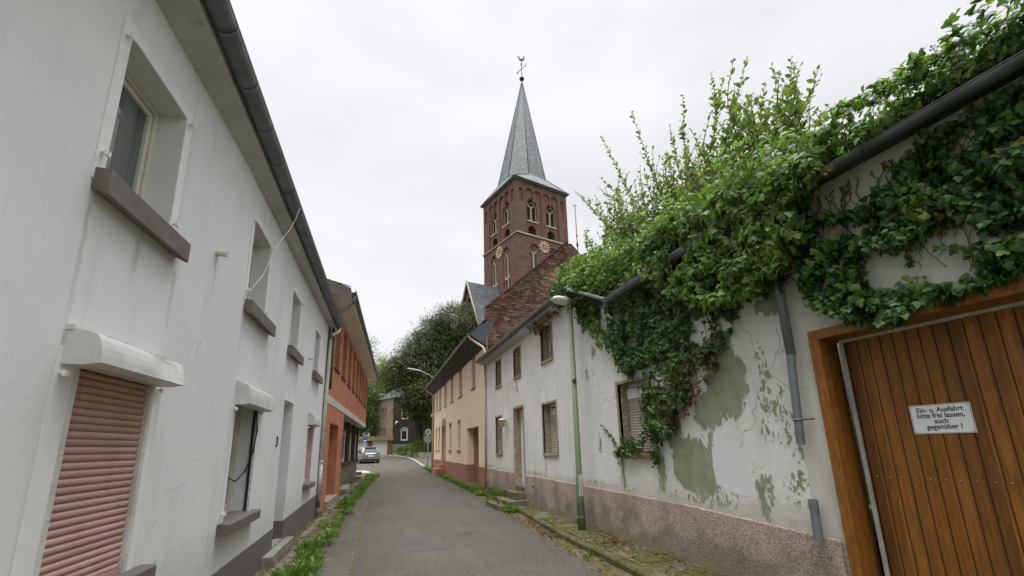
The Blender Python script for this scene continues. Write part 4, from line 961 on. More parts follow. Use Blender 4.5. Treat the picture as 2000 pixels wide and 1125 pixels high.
# bracket of a lost sign
mb = MB(); pts = [RF.P(13.0+.02*math.sin(i), .03+.10*math.sin(i*.5), 3.42+.02*i*math.cos(i*.9)) for i in range(9)]
mb.tube([RF.P(13.0,.01,3.2),RF.P(13.0,.03,3.55)], .012, 5); mb.tube([RF.P(13.0,.02,3.5),RF.P(13.03,.2,3.5),RF.P(13.06,.3,3.42),RF.P(13.05,.26,3.36),RF.P(13.04,.22,3.4)], .008, 5); mb.tube([RF.P(13.0,.02,3.25),RF.P(13.02,.12,3.3),RF.P(13.04,.17,3.38),RF.P(13.03,.12,3.42)], .007, 5); mb.build('iron_bracket', m_plain('pale_iron', (.35,.33,.30), .2, 9), WC)
mb = MB(); mb.fbox(RF, 11.75, 11.88, .022, .03, .48, .66); pl = mb.build('meter_plate', m_plain('blue_plate', (.10,.15,.24), .2, 9), WC)
mb = MB(); mb.fbox(RF, 11.77, 11.86, .0305, .032, .57, .63); mb.build('plate_inset', BOXW, pl)
# eaves
mb = MB(); ez = 4.80
mb.add([RF.P(8.75,.0,4.74),RF.P(17.15,.0,4.74),RF.P(17.15,.27,ez+.04),RF.P(8.75,.27,ez+.04)], [(0,1,2,3)])
mb.add([RF.P(8.75,.27,ez+.04),RF.P(17.15,.27,ez+.04),RF.P(17.15,.27,ez+.13),RF.P(8.75,.27,ez+.13)], [(0,1,2,3)])
mb.add([RF.P(17.15,.0,4.74),RF.P(17.15,.27,ez+.04),RF.P(17.15,.27,ez+.13),RF.P(17.15,0,ez+.30)], [(0,1,2,3)])
mb.build('soffit', SOFF_L, WC)
gutter(WC, RF, 8.6, 17.2, .345, ez+.13, .072, ZINC, step=1.3)
mb = MB(); mb.add([RF.P(8.7,.29,ez+.15),RF.P(17.14,.29,ez+.15),(8.3,17.14,8.30),(8.3,8.7,8.30),(12.5,17.14,4.95),(12.5,8.7,4.95)], [(0,1,2,3),(3,2,4,5)])
mb.add([RF.P(8.7,.29,ez+.15),(8.3,8.7,8.30),(12.5,8.7,4.95),(12.5,8.7,4.6),(4.25,8.7,4.6)], [(0,1,2,3,4)]); mb.build('roof', TILE, WC)
mb = MB(); mb.tube([RF.P(16.93,.06,4.7), RF.P(16.93,.05,.2)], .04, 8); mb.build('downpipe', m_plain('dirty_cream_pipe', (.42,.38,.30), .25, 4), WC)

# ================================================================== 5. peeling house overgrown with ivy
PH = thing('peeling_house', 'derelict house whose white paint peels off in green patches under the ivy', 'house', (4.4, 6.2, 0))
mb = MB(); mb.wall(RF, [(3.6,-.1),(PJ,-.1),(PJ,4.9),(8.7,4.8),(7.2,4.22),(3.6,4.14)], [rect(6.16,7.13,1.42,2.63)], .05); 
mb.add([(4.25,PJ,3.8),(12.3,PJ,3.8),(12.3,PJ,5.2),(8.3,PJ,8.6),(4.25,PJ,4.9)], [(0,1,2,3,4)])
mb.build('wall', PEEL, PH)
plinth_r(PH, [(3.36,PJ)], zl)
w = stone_window(PH, 6.16,7.13,1.42,2.63,'none')
mb = MB(); slats(mb, RF, 6.19,7.10,1.44,2.36,-.19,.048,0,.009); mb.build('roller_shutter', SHUT_B, w)
mb = MB(); mb.fbox(RF, 6.19,7.10,-.2,-.17,2.365,2.55); mb.build('shutter_head', TRIM, w)
mb = MB(); mb.sweep(RF, [(-.2,1.40),(.07,1.36),(.08,1.37),(.08,1.415),(-.2,1.432)], 6.1,7.2); mb.build('sill', m_plain('rusty_brown_sill', (.22,.11,.05), .35, 12, .9, 30, .4), w)
mb = MB()
pj = [(4.36,1.505),(4.60,1.50),(4.915,1.53),(4.93,1.3),(4.905,1.05),(4.8,1.03),(4.62,.965),(4.40,.945),(4.352,.99),(4.37,1.2)]
mb.prism(RF, pj, .001, .0025); mb.build('paint_patch', m_plain('fresh_white_patch', (.70,.70,.73), .03, 5, .9, 70, .4), PH)
mb = MB(); RR = [(3.96,4.42),(8.25,8.72)]
mb.add([(3.97,3.3,4.26),(3.95,7.3,4.30),(12.3,7.3,5.3),(12.3,3.3,5.3)], [(0,1,2,3)])
mb.add([(3.95,7.0,4.46),(3.95,8.45,4.50),(7.6,8.45,8.10),(7.6,7.0,8.06),(11.4,8.45,4.4),(11.4,7.0,4.4)], [(0,1,2,3),(3,2,4,5)])
mb.add([(3.95,7.0,4.46),(7.6,7.0,8.06),(11.4,7.0,4.4)], [(0,1,2)]); mb.add([(3.95,8.45,4.50),(7.6,8.45,8.10),(7.6,8.45,7.95),(3.95,8.45,4.36)], [(0,1,2,3)]); mb.build('roof', m_plain('mossy_dark_tiles', (.075,.075,.045), .45, 4, .9, 7, .9, .04), PH)
mb = MB()
for i in range(23):
    x = 4.6+i*.125; zt = 4.5+(x-3.95)*.977-.02; 
    if rnd.random() < .88: mb.box(x, x+.105, 8.36, 8.385, 4.3+rnd.uniform(-.1,.05)+(x-4.6)*.25, zt)
mb.build('gable_boards', m_plain('grey_weathered_boards', (.085,.07,.058), .4, 8, .9, 20, .5, .01), PH)
mb = MB(); mb.tube([(4.05,8.47,4.57),(7.6,8.47,8.10)], .05, 5); mb.build('verge_board', m_plain('grey_verge', (.14,.13,.115), .3, 6), PH)
gutter(PH, RF, 3.3, 6.75, .33, 4.14, .075, ZINC, step=1.7, drop=-.03)
# the fallen length of gutter leaning from the cottage gutter end down to this one
FG = Fac((3.92,6.62), (3.92,8.75), (-1,0))
gutter(PH, FG, 0, 1.95, 0, 4.10, .07, ZINC_L, name='fallen_gutter', step=5, drop=.93)
# soffit boards
mb = MB(); mb.add([RF.P(3.3,.0,4.10),RF.P(7.2,.0,4.18),RF.P(7.2,.26,4.26),RF.P(3.3,.26,4.22)], [(0,1,2,3)]); mb.build('soffit', m_plain('dirty_soffit', (.10,.09,.075), .3, 5), PH)
# downpipe, broken off, and its cut stub
mb = MB(); mb.tube([RF.P(3.42,.30,4.06), RF.P(3.44,.2,3.86), RF.P(3.49,.09,3.62), RF.P(3.48,.085,2.46)], .047, 12); mb.tube([RF.P(3.48,.085,2.5), RF.P(3.50,.085,2.30), RF.P(3.53,.10,1.54)], [.043,.041,.041], 12, caps=False)
dp = mb.build('downpipe', ZINC, PH)
mb = MB(); mb.tube([RF.P(3.521,.095,1.80), RF.P(3.522,.095,1.775)], .049, 12); mb.tube([RF.P(3.48,.09,1.79), RF.P(3.40,.02,1.79)], .012, 5); mb.build('pipe_clamp', ZINC, dp)
mb = MB(); mb.tube([RF.P(3.53,.07,1.01), RF.P(3.54,.07,.64)], .042, 10, caps=False); mb.tube([RF.P(3.53,.07,1.01), RF.P(3.54,.07,.64)], .037, 10, caps=False); mb.tube([RF.P(3.60,.03,.52), RF.P(3.54,.12,.50), RF.P(3.47,.03,.50)], .008, 5); mb.build('pipe_stub', ZINC, PH)
# cut strip of trunking
# ================================================================== 6. garage with the timber door
GR = thing('timber_garage', 'garage front with a stained timber door and broad wooden frame', 'garage', (4.5, 2.6, 0))
GF_ = Fac((4.25,3.6), (4.60,-1.5), (-1,0)); GL = GF_.L
mb = MB(); mb.wall(GF_, [(0,-.1),(.28,-.1),(.28,2.62),(3.2,2.62),(3.2,-.1),(GL,-.1),(GL,4.14),(0,4.14)], [], 0)
mb.add([(4.60,-1.5,-.1),(12.3,-1.5,-.1),(12.3,-1.5,5.0),(4.6,-1.5,4.14)], [(0,1,2,3)]); mb.add([(12.3,-1.5,-.1),(12.3,PJ,-.1),(12.3,PJ,5),(12.3,-1.5,5)], [(0,1,2,3)])
mb.build('wall', m_render('old_white_render', (.56,.55,.50), .35, 40), GR)
mb = MB(); mb.fbox(GF_, 0, .27, .001, .018, -.1, .64); mb.build('plinth', PEBBLE, GR)
gutter(GR, GF_, .05, GL+.1, .33, 4.06, .060, m_plain('dark_weathered_zinc', (.06,.068,.072), .35, 5, .55, 12, .2, .003, metal=.25), step=1.25, drop=.0)
mb = MB(); mb.add([GF_.P(0,.30,4.14),GF_.P(GL+.1,.30,4.14),(12.3,-1.6,5.0),(12.3,3.3,5.2)], [(0,1,2,3)]); mb.add([GF_.P(0,.002,4.12),GF_.P(GL,.002,4.12),GF_.P(GL,.25,4.10),GF_.P(0,.25,4.10)], [(0,1,2,3)]); mb.build('roof', m_plain('mossy_felt', (.06,.065,.04), .4, 4, .9, 9, .7, .02), GR)
mb = MB(); a, b, t_, D = .28, 3.2, 2.66, .27
mb.fbox(GF_, a, a+.10, -.06, .035, -.1, t_-.095); mb.fbox(GF_, a, b, -.06, .035, t_-.094, t_); mb.fbox(GF_, b-.10, b, -.06, .035, -.1, t_-.095)
mb.fbox(GF_, a, a+.035, -.34, -.061, -.1, t_-.10); mb.fbox(GF_, a, b, -.34, -.061, t_-.098, t_-.02); mb.fbox(GF_, b-.035, b, -.34, -.061, -.1, t_-.10)
fr = mb.build('door_frame', WOODF, GR)
mb = MB(); u = a+.12+.07; bw = .1022; u = .40
u_end = 3.1; z0, z1 = .03, 2.53
def board(mb, u0, u1, zz0, zz1, d):
    g = .006; c = .010
    prof = [(u0+g*.5,d-.01),(u0+g*.5,d-c),(u0+g*.5+c,d),(u1-g*.5-c,d),(u1-g*.5,d-c),(u1-g*.5,d-.01)]
    vs = [GF_.P(p,q,zz0) for p,q in prof]+[GF_.P(p,q,zz1) for p,q in prof]
    mb.add(vs, [(i,i+1,7+i,6+i) for i in range(5)])
DD = -.25
uu = .445
# boards laid so that their gaps fall every bw along the door
while uu < u_end:
    board(mb, uu, min(uu+bw, u_end), z0, z1, DD); uu += bw
door = mb.build('garage_door', WOOD, GR)
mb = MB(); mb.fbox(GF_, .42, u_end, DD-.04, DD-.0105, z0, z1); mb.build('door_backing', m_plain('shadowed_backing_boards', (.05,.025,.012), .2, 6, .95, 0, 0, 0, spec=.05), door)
mb = MB(); mb.fbox(GF_, .398, .428, DD-.02, DD+.012, .0, 2.56); mb.fbox(GF_, .4285, u_end, DD-.02, DD+.012, 2.531, 2.56); mb.build('weather_strip', m_plain('grey_rubber_strip', (.42,.41,.36), .15, 6), door)
mb = MB(); uu = .445
while uu < u_end:
    for z in (2.44, 1.235): mb.ball(tuple(GF_.P(uu+bw*.5+rnd.uniform(-.008,.008), DD+.001, z+rnd.uniform(-.004,.004))), .0085 if z < 2 else .007, 8, 5)
    uu += bw
mb.build('bolt_head', m_plain('brass', (.45,.32,.12), .3, 40, .35, 30, .05, metal=.8), door)
# enamel sign
SG = thing('enamel_sign', 'white enamel sign with black writing screwed to the timber garage door', 'sign', tuple(GF_.P(1.08, DD+.012, 1.73)))
su0, su1, sz0, sz1 = .868, 1.288, 1.610, 1.855; pv = []
mb = MB(); n = 8
mb.fbox(GF_, su0, su1, DD+.002, DD+.0065, sz0, sz1); mb.build('plate', SIGNW, SG)
mb = MB(); frame4(mb, GF_, su0+.004, su1-.004, sz0+.004, sz1-.004, DD+.0066, DD+.0072, .0035); mb.build('border', BLACKP, SG)
flip = GF_.t.cross(Vector((0,0,1))).dot(GF_.n) < 0
tx = -GF_.t if flip else GF_.t
for i, (s_, du) in enumerate((('Ein- u. Ausfahrt',.0),('bitte frei lassen,',.0),('auch',-.0),('gegenüber !',.012))):
    lettering(s_, .058, GF_, (su0+su1)/2+du, DD+.0075, sz1-.064-.0475*i, BLACKP, SG, 'lettering', .0008, flipu=False, align='CENTER', bold=.0011, sx=.88)
mb = MB()
for uu in (su0+.018, su1-.018):
    for z in (sz0+.018, sz1-.018): mb.ball(tuple(GF_.P(uu, DD+.008, z)), .0055, 8, 5)
mb.build('screw', GOLD, SG)

# ================================================================== 7. street lamps, signs
L1 = thing('street_lamp', 'green street lamp post standing in front of the peeling house', 'street lamp', (3.96,8.36,0), 'street lamps')
mb = MB(); bx, by = 3.96, 8.36
mb.tube([(bx,by,-.1),(bx,by,.9),(bx+.005,by,1.0),(bx+.02,by,4.48)], [.078,.075,.062,.047], 14); mb.tube([(bx,by,.22),(bx,by,.235)], .082, 14); pole = mb.build('pole', GREENPOLE, L1)
mb = MB(); mb.fbox(Fac((bx,by),(bx+.1,by),(0,-1)), -.045, .035, .066, .074, .62, 1.02); mb.build('door_panel', LAMPGREY, pole)
mb = MB(); mb.fbox(Fac((bx,by),(bx+.1,by),(0,-1)), -.035, .025, .054, .066, 2.82, 2.92); mb.tube([(bx+.01,by,2.87),(bx+.01,by,2.885)], .058, 12); nb = mb.build('number_plate', BLACKP, pole)
def luminaire(parent, o, dirx, L, Wd, H, tilt=0.0):
    dx = Vector(dirx).normalized(); dy = Vector((0,0,1)).cross(dx).normalized(); o = Vector(o); up = dx.cross(dy)
    secs = [(0,.45,.5),(.12,.7,.8),(.35,.95,1),(.75,1,.9),(.93,.9,.62),(1,.6,.35)]
    mb = MB(); vs = []
    for t, w_, h_ in secs:
        c = o+dx*L*t+Vector((0,0,1))*(tilt*L*t)
        for a, b in ((-1,-.15),(-1,.35),(-.6,.85),(.6,.85),(1,.35),(1,-.15)):
            vs.append(c+dy*(Wd/2*w_*a)+Vector((0,0,1))*(H*h_*b))
    m = 6; n = len(secs)
    mb.add(vs, [(i*m+k,(i+1)*m+k,(i+1)*m+(k+1)%m,i*m+(k+1)%m) for i in range(n-1) for k in range(m-1)]+[tuple(range(m)),tuple((n-1)*m+k for k in range(m))[::-1]], 0, False)
    h = mb.build('lamp_head', LAMPGREY, parent)
    mb = MB(); vs = []
    for t, w_, h_ in secs:
        c = o+dx*L*(.03+.94*t)+Vector((0,0,1))*(tilt*L*t)
        for a, b in ((-.94,-.14),(-.7,-.75),(.7,-.75),(.94,-.14)): vs.append(c+dy*(Wd/2*w_*a)+Vector((0,0,1))*(H*h_*b*(.9 if t > .3 else .4)))
    m = 4
    mb.add(vs, [(i*m+k,(i+1)*m+k,(i+1)*m+(k+1)%m,i*m+(k+1)%m) for i in range(n-1) for k in range(m)]+[tuple(range(m)),tuple((n-1)*m+k for k in range(m))[::-1]])
    mb.build('diffuser', LAMPGLASS, h)
mb = MB(); mb.tube([(bx+.02,by,4.44),(bx+.02,by,4.60)], .058, 12); mb.ball((bx+.03,by,4.60), .10, 10, 7, 0, (1.3,.95,.55)); mb.build('bracket', GREENPOLE, pole)
luminaire(L1, (bx+.10,by,4.60), (-1,-.03,0), .50, .21, .11, .06)
L2 = thing('street_lamp', 'curved-arm street lamp reaching out from behind the cream house corner', 'street lamp', (4.95,36.6,base(36.6)), 'street lamps')
bb = base(36.6); mb = MB()
mb.tube([(4.95,36.6,bb),(4.95,36.6,6.4)]+[(4.95-1.35*(1-math.cos(R(a))), 36.6-.9*(1-math.cos(R(a))), 6.4+1.15*math.sin(R(a))) for a in range(15,84,9)]+[(3.55,35.6,7.62)], [.075,.055]+[.045]*9, 8); mb.build('pole', ZINC_L, L2)
luminaire(L2, (3.62,35.65,7.60), (-1.25,-1.05,.0), 1.55, .26, .085, .02)
TS = thing('traffic_sign', 'round no-stopping sign above a second round sign seen from behind', 'road sign', (4.38,37,base(37)))
SF = Fac((4.38,36.95), (5.38,36.95), (0,-1)); sb = base(37)-1.6
def disc(name, F, u, z, r, d0, d1, mat, parent, n=24):
    mb = MB(); mb.prism(F, [(u+r*math.cos(2*math.pi*i/n), z+r*math.sin(2*math.pi*i/n)) for i in range(n)], d0, d1); return mb.build(name, mat, parent)
mb = MB(); mb.tube([(4.38,37,base(37)),(4.38,37,3.12)], .032, 8); mb.build('pole', ZINC_L, TS)
s1 = disc('sign_plate', SF, -.02, 2.88, .22, .0, .012, SIGNR, TS); disc('sign_face', SF, -.02, 2.88, .15, .0125, .015, SIGNB, s1)
mb = MB(); c_, s_ = math.cos(R(-45)), math.sin(R(-45)); mb.prism(SF, [(-.02+a*c_-b*s_, 2.88+a*s_+b*c_) for a,b in ((-.15,-.02),(.15,-.02),(.15,.02),(-.15,.02))], .0155, .018); mb.build('sign_bar', SIGNR, s1)
disc('sign_back', SF, -.02, 2.31, .31, .0, .012, SIGNG, TS); 
BS = thing('parking_sign', 'small blue sign on a pale post behind the silver car', 'road sign', (-.72,58,base(58)))
mb = MB(); mb.tube([(-.72,58,base(58)-.1),(-.72,58,2.95)], .035, 6); mb.build('pole', ZINC_L, BS); mb = MB(); mb.box(-.96,-.46,57.9,57.93,2.55,3.02); mb.build('sign_plate', SIGNB, BS)
mb = MB(); mb.box(-.88,-.54,57.885,57.899,2.62,2.72); mb.build('sign_text_band', SIGNW, BS)

# ================================================================== 8. church
CHU = thing('brick_church', 'tall dark brick church tower with pointed slate spire and clock faces', 'church', (21.75,60.57,0))
dR = Vector((.9637,.267,0)); dL = Vector((-.267,.9637,0)); K = Vector((18.57,54.95,0)); S = 9.15
FRt = Fac((K.x,K.y), (K+dR*S)[:2], (-dL)[:2]); FLf = Fac((K.x,K.y), (K+dL*S)[:2], (-dR)[:2])
KB = K+dR*S+dL*S
FB1 = Fac(KB[:2], (K+dL*S)[:2], dL[:2]); FB2 = Fac((K+dR*S)[:2], KB[:2], dR[:2])
wu = [(1.88,3.62),(5.38,7.12)]
def panel(u0,u1,z0,zs):
    m_ = (u0+u1)/2; r1 = (m_-.10-u0)/2; o = [(u0,z0),(u1,z0)]
    for cx in (u1-r1, u0+r1):
        for i in range(7): a = R(180*i/6); o.append((cx+r1*math.cos(a), zs+r1*math.sin(a)))
        if cx > m_: o += [(m_+.10,36.4),(m_-.10,36.4)]
    return o
tw = MB(); rec = MB(); lou = MB(); tr = MB(); cor = MB()
for F in (FRt, FLf, FB1, FB2):
    P1, P2 = panel(1.55,4.42,31.5,38.2), panel(4.72,7.58,31.5,38.2)
    ps = panel(.35,1.25,36.2,38.2)
    tw.wall(F, rect(-.2,S+.2,31.2,40.1), [P1,P2]+[[(a,36.4),(b,36.4),(b,38.2)]+[((a+b)/2+(b-a)/2*math.cos(R(t)),38.2+(b-a)/2*math.sin(R(t))) for t in (30,60,90,120,150)]+[(a,38.2)] for a,b in ((.35,1.05),(8.1,8.8))], .2, .2)
    hs = [lancet(a,b,33.75,37.45) for a,b in wu]+[segarch(a+.1,b-.25,31.65,32.95,.5,8) for a,b in wu]
    tw.wall(F, rect(0.05,S-.05,31.2,40.0), hs, .7, 0.0)
    tw.wall(F, rect(-.2,S+.2,-1,31.2), [lancet(a,b,21.5,30.1) for a,b in wu], .35, .2)
    for a,b in wu:
        rec.wall(F, rect(a-.02,b+.02,21.4,30.2), [], 0, -.15)
        # stone tracery: mullion, Y head and a belt half way
        m_ = (a+b)/2
        for (z0,z1,dd,w_,zb) in ((33.78,37.4,-.28,.11,33.78),(21.6,30.0,-.10,.12,25.0)):
            tr.fbox(F, m_-w_, m_+w_, dd-.12, dd+.06, z0, z1-1.3)
            for sg in (-1,1):
                pts = [F.P(m_+sg*(.75*math.sin(R(t))), dd, z1-1.5+1.15*(1-math.cos(R(t)))**.8) for t in (0,25,50,70,90)]
                tr.tube(pts, w_*.75, 5, smooth=False)
                pts = [F.P(m_+sg*(.86), dd, z0), F.P(m_+sg*.84, dd, z1-1.3), F.P(m_+sg*.70, dd, z1-.75), F.P(m_+sg*.40, dd, z1-.25), F.P(m_, dd, z1)]
                tr.tube(pts, w_*.55, 5, smooth=False)
            tr.tube([F.P(m_+.34*math.cos(R(t)), dd, z1-.85+.34*math.sin(R(t))) for t in range(0,361,45)], w_*.5, 5, smooth=False)
            if z0 < 30:
                tr.fbox(F, a+.05, b-.05, dd-.1, dd+.07, zb, zb+.28)
                for q in (-.5,.5): tr.ball(tuple(F.P(m_+q, dd+.02, zb+.14)), .3, 8, 5)
        tr.fbox(F, a-.1, b+.1, -.3, .12, 33.5, 33.74)
        for k in range(7): z = 33.95+k*.45; lou.add([F.P(a,-.62,z+.28),F.P(b,-.62,z+.28),F.P(b,-.38,z),F.P(a,-.38,z)], [(0,1,2,3)])
        for k in range(3): z = 31.75+k*.4; lou.add([F.P(a,-.62,z+.25),F.P(b,-.62,z+.25),F.P(b,-.38,z),F.P(a,-.38,z)], [(0,1,2,3)])
        lou.fbox(F, a-.1, b+.1, -.8, -.7, 31.5, 37.6)
    cor.sweep(F, [(.0,31.12),(.34,31.12),(.36,31.26),(.2,31.42),(.0,31.42)], -.34, S+.34)
t_ = tw.build('tower', CHURCH, CHU); cor.build('string_course', TUFF, t_); rec.build('blind_panel', CHURCH_D, t_); tr.build('window_tracery', TUFF, t_); lou.build('louvre', LOUVRE, t_)
# spire
cen = (K+KB)/2; EZC = 40.0
def ringp(r, z, k, off=0, c=cen): return [Vector((c.x,c.y,z))+dR*(r*math.cos(2*math.pi*(i+off)/k))+dL*(r*math.sin(2*math.pi*(i+off)/k)) for i in range(k)]
top = Vector((cen.x+.42,cen.y,62.6))
sq = ringp((S/2+.55)*math.sqrt(2), EZC, 4, .5); sq2 = ringp((S/2+.50)*math.sqrt(2), EZC-.22, 4, .5)
oc = ringp(3.85/math.cos(R(22.5)), 42.1, 8, .5); tp = ringp(.16, 62.5, 8, .5, top)
mb = MB(); vs = sq+oc+tp+sq2
fs = []
for i in range(4):
    # square corner i sits at 45+90i deg; octagon points at 22.5+45j deg
    a = 4+2*i; b = 4+(2*i+1)%8; c2 = 4+(2*i+2)%8
    fs.append((i, b, a)); fs.append((i, (i+1)%4, c2, b))
    fs.append((i, 20+i, 20+(i+1)%4, (i+1)%4))
for j in range(8): fs.append((4+j, 4+(j+1)%8, 12+(j+1)%8, 12+j))
fs.append((20,21,22,23)); mb.add(vs, fs); sp = mb.build('spire', SPIRE, CHU)
mb = MB()
for j in range(8): mb.tube([oc[j], tp[j]], .06, 5)
for i in range(4):
    mb.tube([sq[i], oc[2*i]], .07, 5); mb.tube([sq[i], oc[2*i+1]], .07, 5); mb.tube([sq[i],sq[(i+1)%4]], .10, 5)
mb.build('lead_hip', m_plain('dark_lead', (.06,.065,.07), .2, 3), sp)
mb = MB(); X0, Y0 = top.x, top.y
mb.tube([(X0,Y0,61.6),(X0,Y0,63.1)], [.30,.12], 8, 1); mb.ball((X0,Y0,63.55), .42, 12, 8, 0); mb.tube([(X0,Y0,63.9),(X0,Y0,67.1)], .055, 6)
fn = mb.build('finial', [IRON, m_plain('bronze_sleeve', (.30,.22,.12), .2, 3)], CHU)
cd = Vector((.80,-.6,0)); mb = MB(); cc = Vector((X0,Y0,65.6))
A_, B_ = cc+cd*.85+Vector((0,0,.62)), cc-cd*.85-Vector((0,0,.62)); mb.tube([A_,B_], .055, 6)
for P_, s in ((A_,1),(B_,-1)):
    for sg in (-1,1): mb.tube([P_-(A_-B_).normalized()*.22*s, P_+Vector((0,0,.25*sg))+cd*.12*s*sg], .045, 5)
mb.tube([(X0,Y0,66.3),(X0,Y0,66.9)], .1, 6); mb.build('cross', IRON, fn)
mb = MB(); CKF = Fac((X0-1,Y0+.3),(X0+1,Y0-.3),(0,-1)); u0 = 1.04
prof = [(-.62,68.5),(-.50,68.15),(-.42,67.75),(-.18,67.42),(0,67.2),(.22,67.28),(.48,67.5),(.62,67.85),(.60,68.2),(.45,68.45),(.40,68.2),(.44,67.95),(.30,67.78),(.0,67.72),(-.22,67.9),(-.36,68.25),(-.5,68.42)]
mb.prism(CKF, [(u0+a,b) for a,b in prof], -.05, .05); mb.build('weathercock', IRON, fn)
def clock(F, hr, mn):
    u, z = 4.62, 29.95; d = .22
    c = disc('clock', F, u, z, 1.0, d, d+.03, m_plain('clock_back', (.16,.065,.05), .1, 4), CHU, 28)
    disc('clock_centre', F, u, z, .36, d+.031, d+.05, CLOCKR, c)
    mb = MB()
    for i in range(12):
        a = R(30*i); ca, sa = math.cos(a), math.sin(a); w_ = .085 if i % 3 else .105
        mb.prism(F, [(u+r*sa+t*ca, z+r*ca-t*sa) for r,t in ((.46,-w_*.7),(.46,w_*.7),(.94,w_),(.94,-w_))], d+.031, d+.05)
    mb.build('hour_mark', CLOCKW, c)
    mb = MB()
    for deg, L_, w_ in ((hr,.62,.06),(mn,.9,.045)):
        a = R(deg); ca, sa = math.cos(a), math.sin(a); mb.prism(F, [(u+r*sa+t*ca, z+r*ca-t*sa) for r,t in ((-.12,-w_),(-.12,w_),(L_,w_*.6),(L_,-w_*.6))], d+.06, d+.075)
    mb.build('clock_hand', GOLD, c)
clock(FRt, 5, 92); clock(FLf, -5, -92)
# nave with gable
LN = 5.0; o_ = K-dR*LN
NG = Fac(o_[:2], (o_+dL*10.8)[:2], (-dR)[:2]); slope = 2.13; ua = 5.4; za = 24.45
gl = lambda u: za-slope*abs(u-ua)
outer = [(.55,-1),(10.25,-1),(10.25,gl(10.25)),(ua,za),(.55,gl(.55))]
hs = [lancet(4.85,5.75,18.6,22.2), lancet(3.35,4.1,17.6,20.0), lancet(6.5,7.3,17.6,20.0)]
mb = MB(); mb.wall(NG, outer, hs, .35, 0)
for h in hs: mb.prism(NG, h, -.5, -.36)
mb.build('nave_gable', CHURCH, CHU)
mb = MB()
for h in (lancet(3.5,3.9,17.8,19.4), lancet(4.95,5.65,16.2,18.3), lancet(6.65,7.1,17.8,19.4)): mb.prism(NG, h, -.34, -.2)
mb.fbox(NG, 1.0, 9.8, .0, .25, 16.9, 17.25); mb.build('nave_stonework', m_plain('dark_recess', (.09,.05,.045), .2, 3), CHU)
mb = MB(); far = 26
q = lambda u, z, d: NG.P(u, d, z)
for ue in (.2, 10.6):
    zE = gl(ue)
    mb.add([q(ue,zE+.12,.3), q(ua,za+.18,.3), q(ua,za+.18,-far), q(ue,zE+.12,-far)], [(0,1,2,3)])
    mb.add([q(ue,zE+.12,.3), q(ua,za+.18,.3), q(ua,za-.22,.3), q(ue,zE-.3,.3)], [(0,1,2,3)])
mb.build('nave_roof', SLATE, CHU)
mb = MB()
for ue in (.55, 10.25): mb.add([q(ue,-1,0), q(ue,gl(ue),0), q(ue,gl(ue),-far), q(ue,-1,-far)], [(0,1,2,3)])
mb.build('nave_wall', CHURCH, CHU)
mb = MB(); 
for ue in (.15,10.55): mb.tube([q(ue,gl(ue)+.2,.34), q(ua,za+.28,.34)], .11, 5)
mb.fbox(NG, 10.3, 10.75, .0, .45, 14.6, 17.2); mb.build('verge_trim', TUFF, CHU)
# ================================================================== 9. silver car
CAR = thing('parked_car', 'silver estate car parked with its tail towards us', 'car', (0.03,45.5,base(45.5)-.12))
PAINT = m_plain('silver_paint', (.30,.30,.305), .04, 2, .3, 1, 0, 0, metal=.75)
TYRE = m_plain('tyre', (.02,.02,.02), .1, 6, .85, 30, .1); TAIL = m_plain('tail_lamp', (.35,.02,.025), .1, 9, .2, 30, .05); RIMM = m_plain('alloy', (.35,.35,.36), .1, 9, .3, 30, .05, metal=.7)
hx, hy = -.15, .9887
cg = Vector((0.03,45.5,base(45.5)-.12))
def cp(x, y, z): return cg+Vector((hx*x - hy*(-y)*1.0, hy*x + hx*(-y)*-1.0*-1.0, z)) if False else cg+Vector((hx*x+hy*y, hy*x-hx*y, z))
def loft(mb, secs, mi=0, smooth=True):
    """secs: (x, [(y,z)...] half section from bottom to top, mirrored)"""
    rows = []
    for x, h in secs: rows.append([cp(x, y, z) for y, z in h]+[cp(x, -y, z) for y, z in reversed(h)])
    m = len(rows[0]); vs = [p for r in rows for p in r]; n = len(rows)
    mb.add(vs, [(i*m+k,(i+1)*m+k,(i+1)*m+(k+1)%m,i*m+(k+1)%m) for i in range(n-1) for k in range(m)]+[tuple(range(m)),tuple((n-1)*m+k for k in range(m))[::-1]], mi, smooth)
    return mb
def hs_(w, zb, zt): return [(w*.80,zb),(w*.95,zb+.10),(w,zb+.28),(w,.72),(w*.985,.86),(w*.93,zt-.02),(w*.84,zt)]
mb = MB(); loft(mb, [(-.02,hs_(.72,.40,.92)),(.03,hs_(.84,.32,.98)),(.15,hs_(.90,.26,1.0)),(.6,hs_(.91,.24,1.0)),(2.2,hs_(.91,.24,.98)),(3.2,hs_(.91,.24,.96)),(3.9,hs_(.88,.25,.86)),(4.3,hs_(.80,.27,.74)),(4.42,hs_(.66,.34,.62))])
loft(mb, [(.10,[(.82,.96),(.80,1.0),(.76,1.03)]),(.34,[(.83,.96),(.74,1.35),(.62,1.45)]),(.50,[(.84,.96),(.70,1.48),(.56,1.53)]),(1.2,[(.85,.96),(.68,1.54),(.52,1.59)]),(2.1,[(.85,.96),(.68,1.52),(.5,1.57)]),(2.75,[(.84,.95),(.70,1.38),(.55,1.42)]),(3.45,[(.80,.93),(.76,.96),(.7,.98)])])
mb.hexa([cp(x,y,z) for z in (1.50,1.53) for x,y in ((.22,-.55),(.22,.55),(.55,.58),(.55,-.58))])
body = mb.build('body', PAINT, CAR)
mb = MB(); mb.add([cp(.105,-.70,1.04),cp(.105,.70,1.04),cp(.32,.60,1.42),cp(.32,-.60,1.42)], [(0,1,2,3)]); mb.build('rear_window', GLASS_D, CAR)
mb = MB()
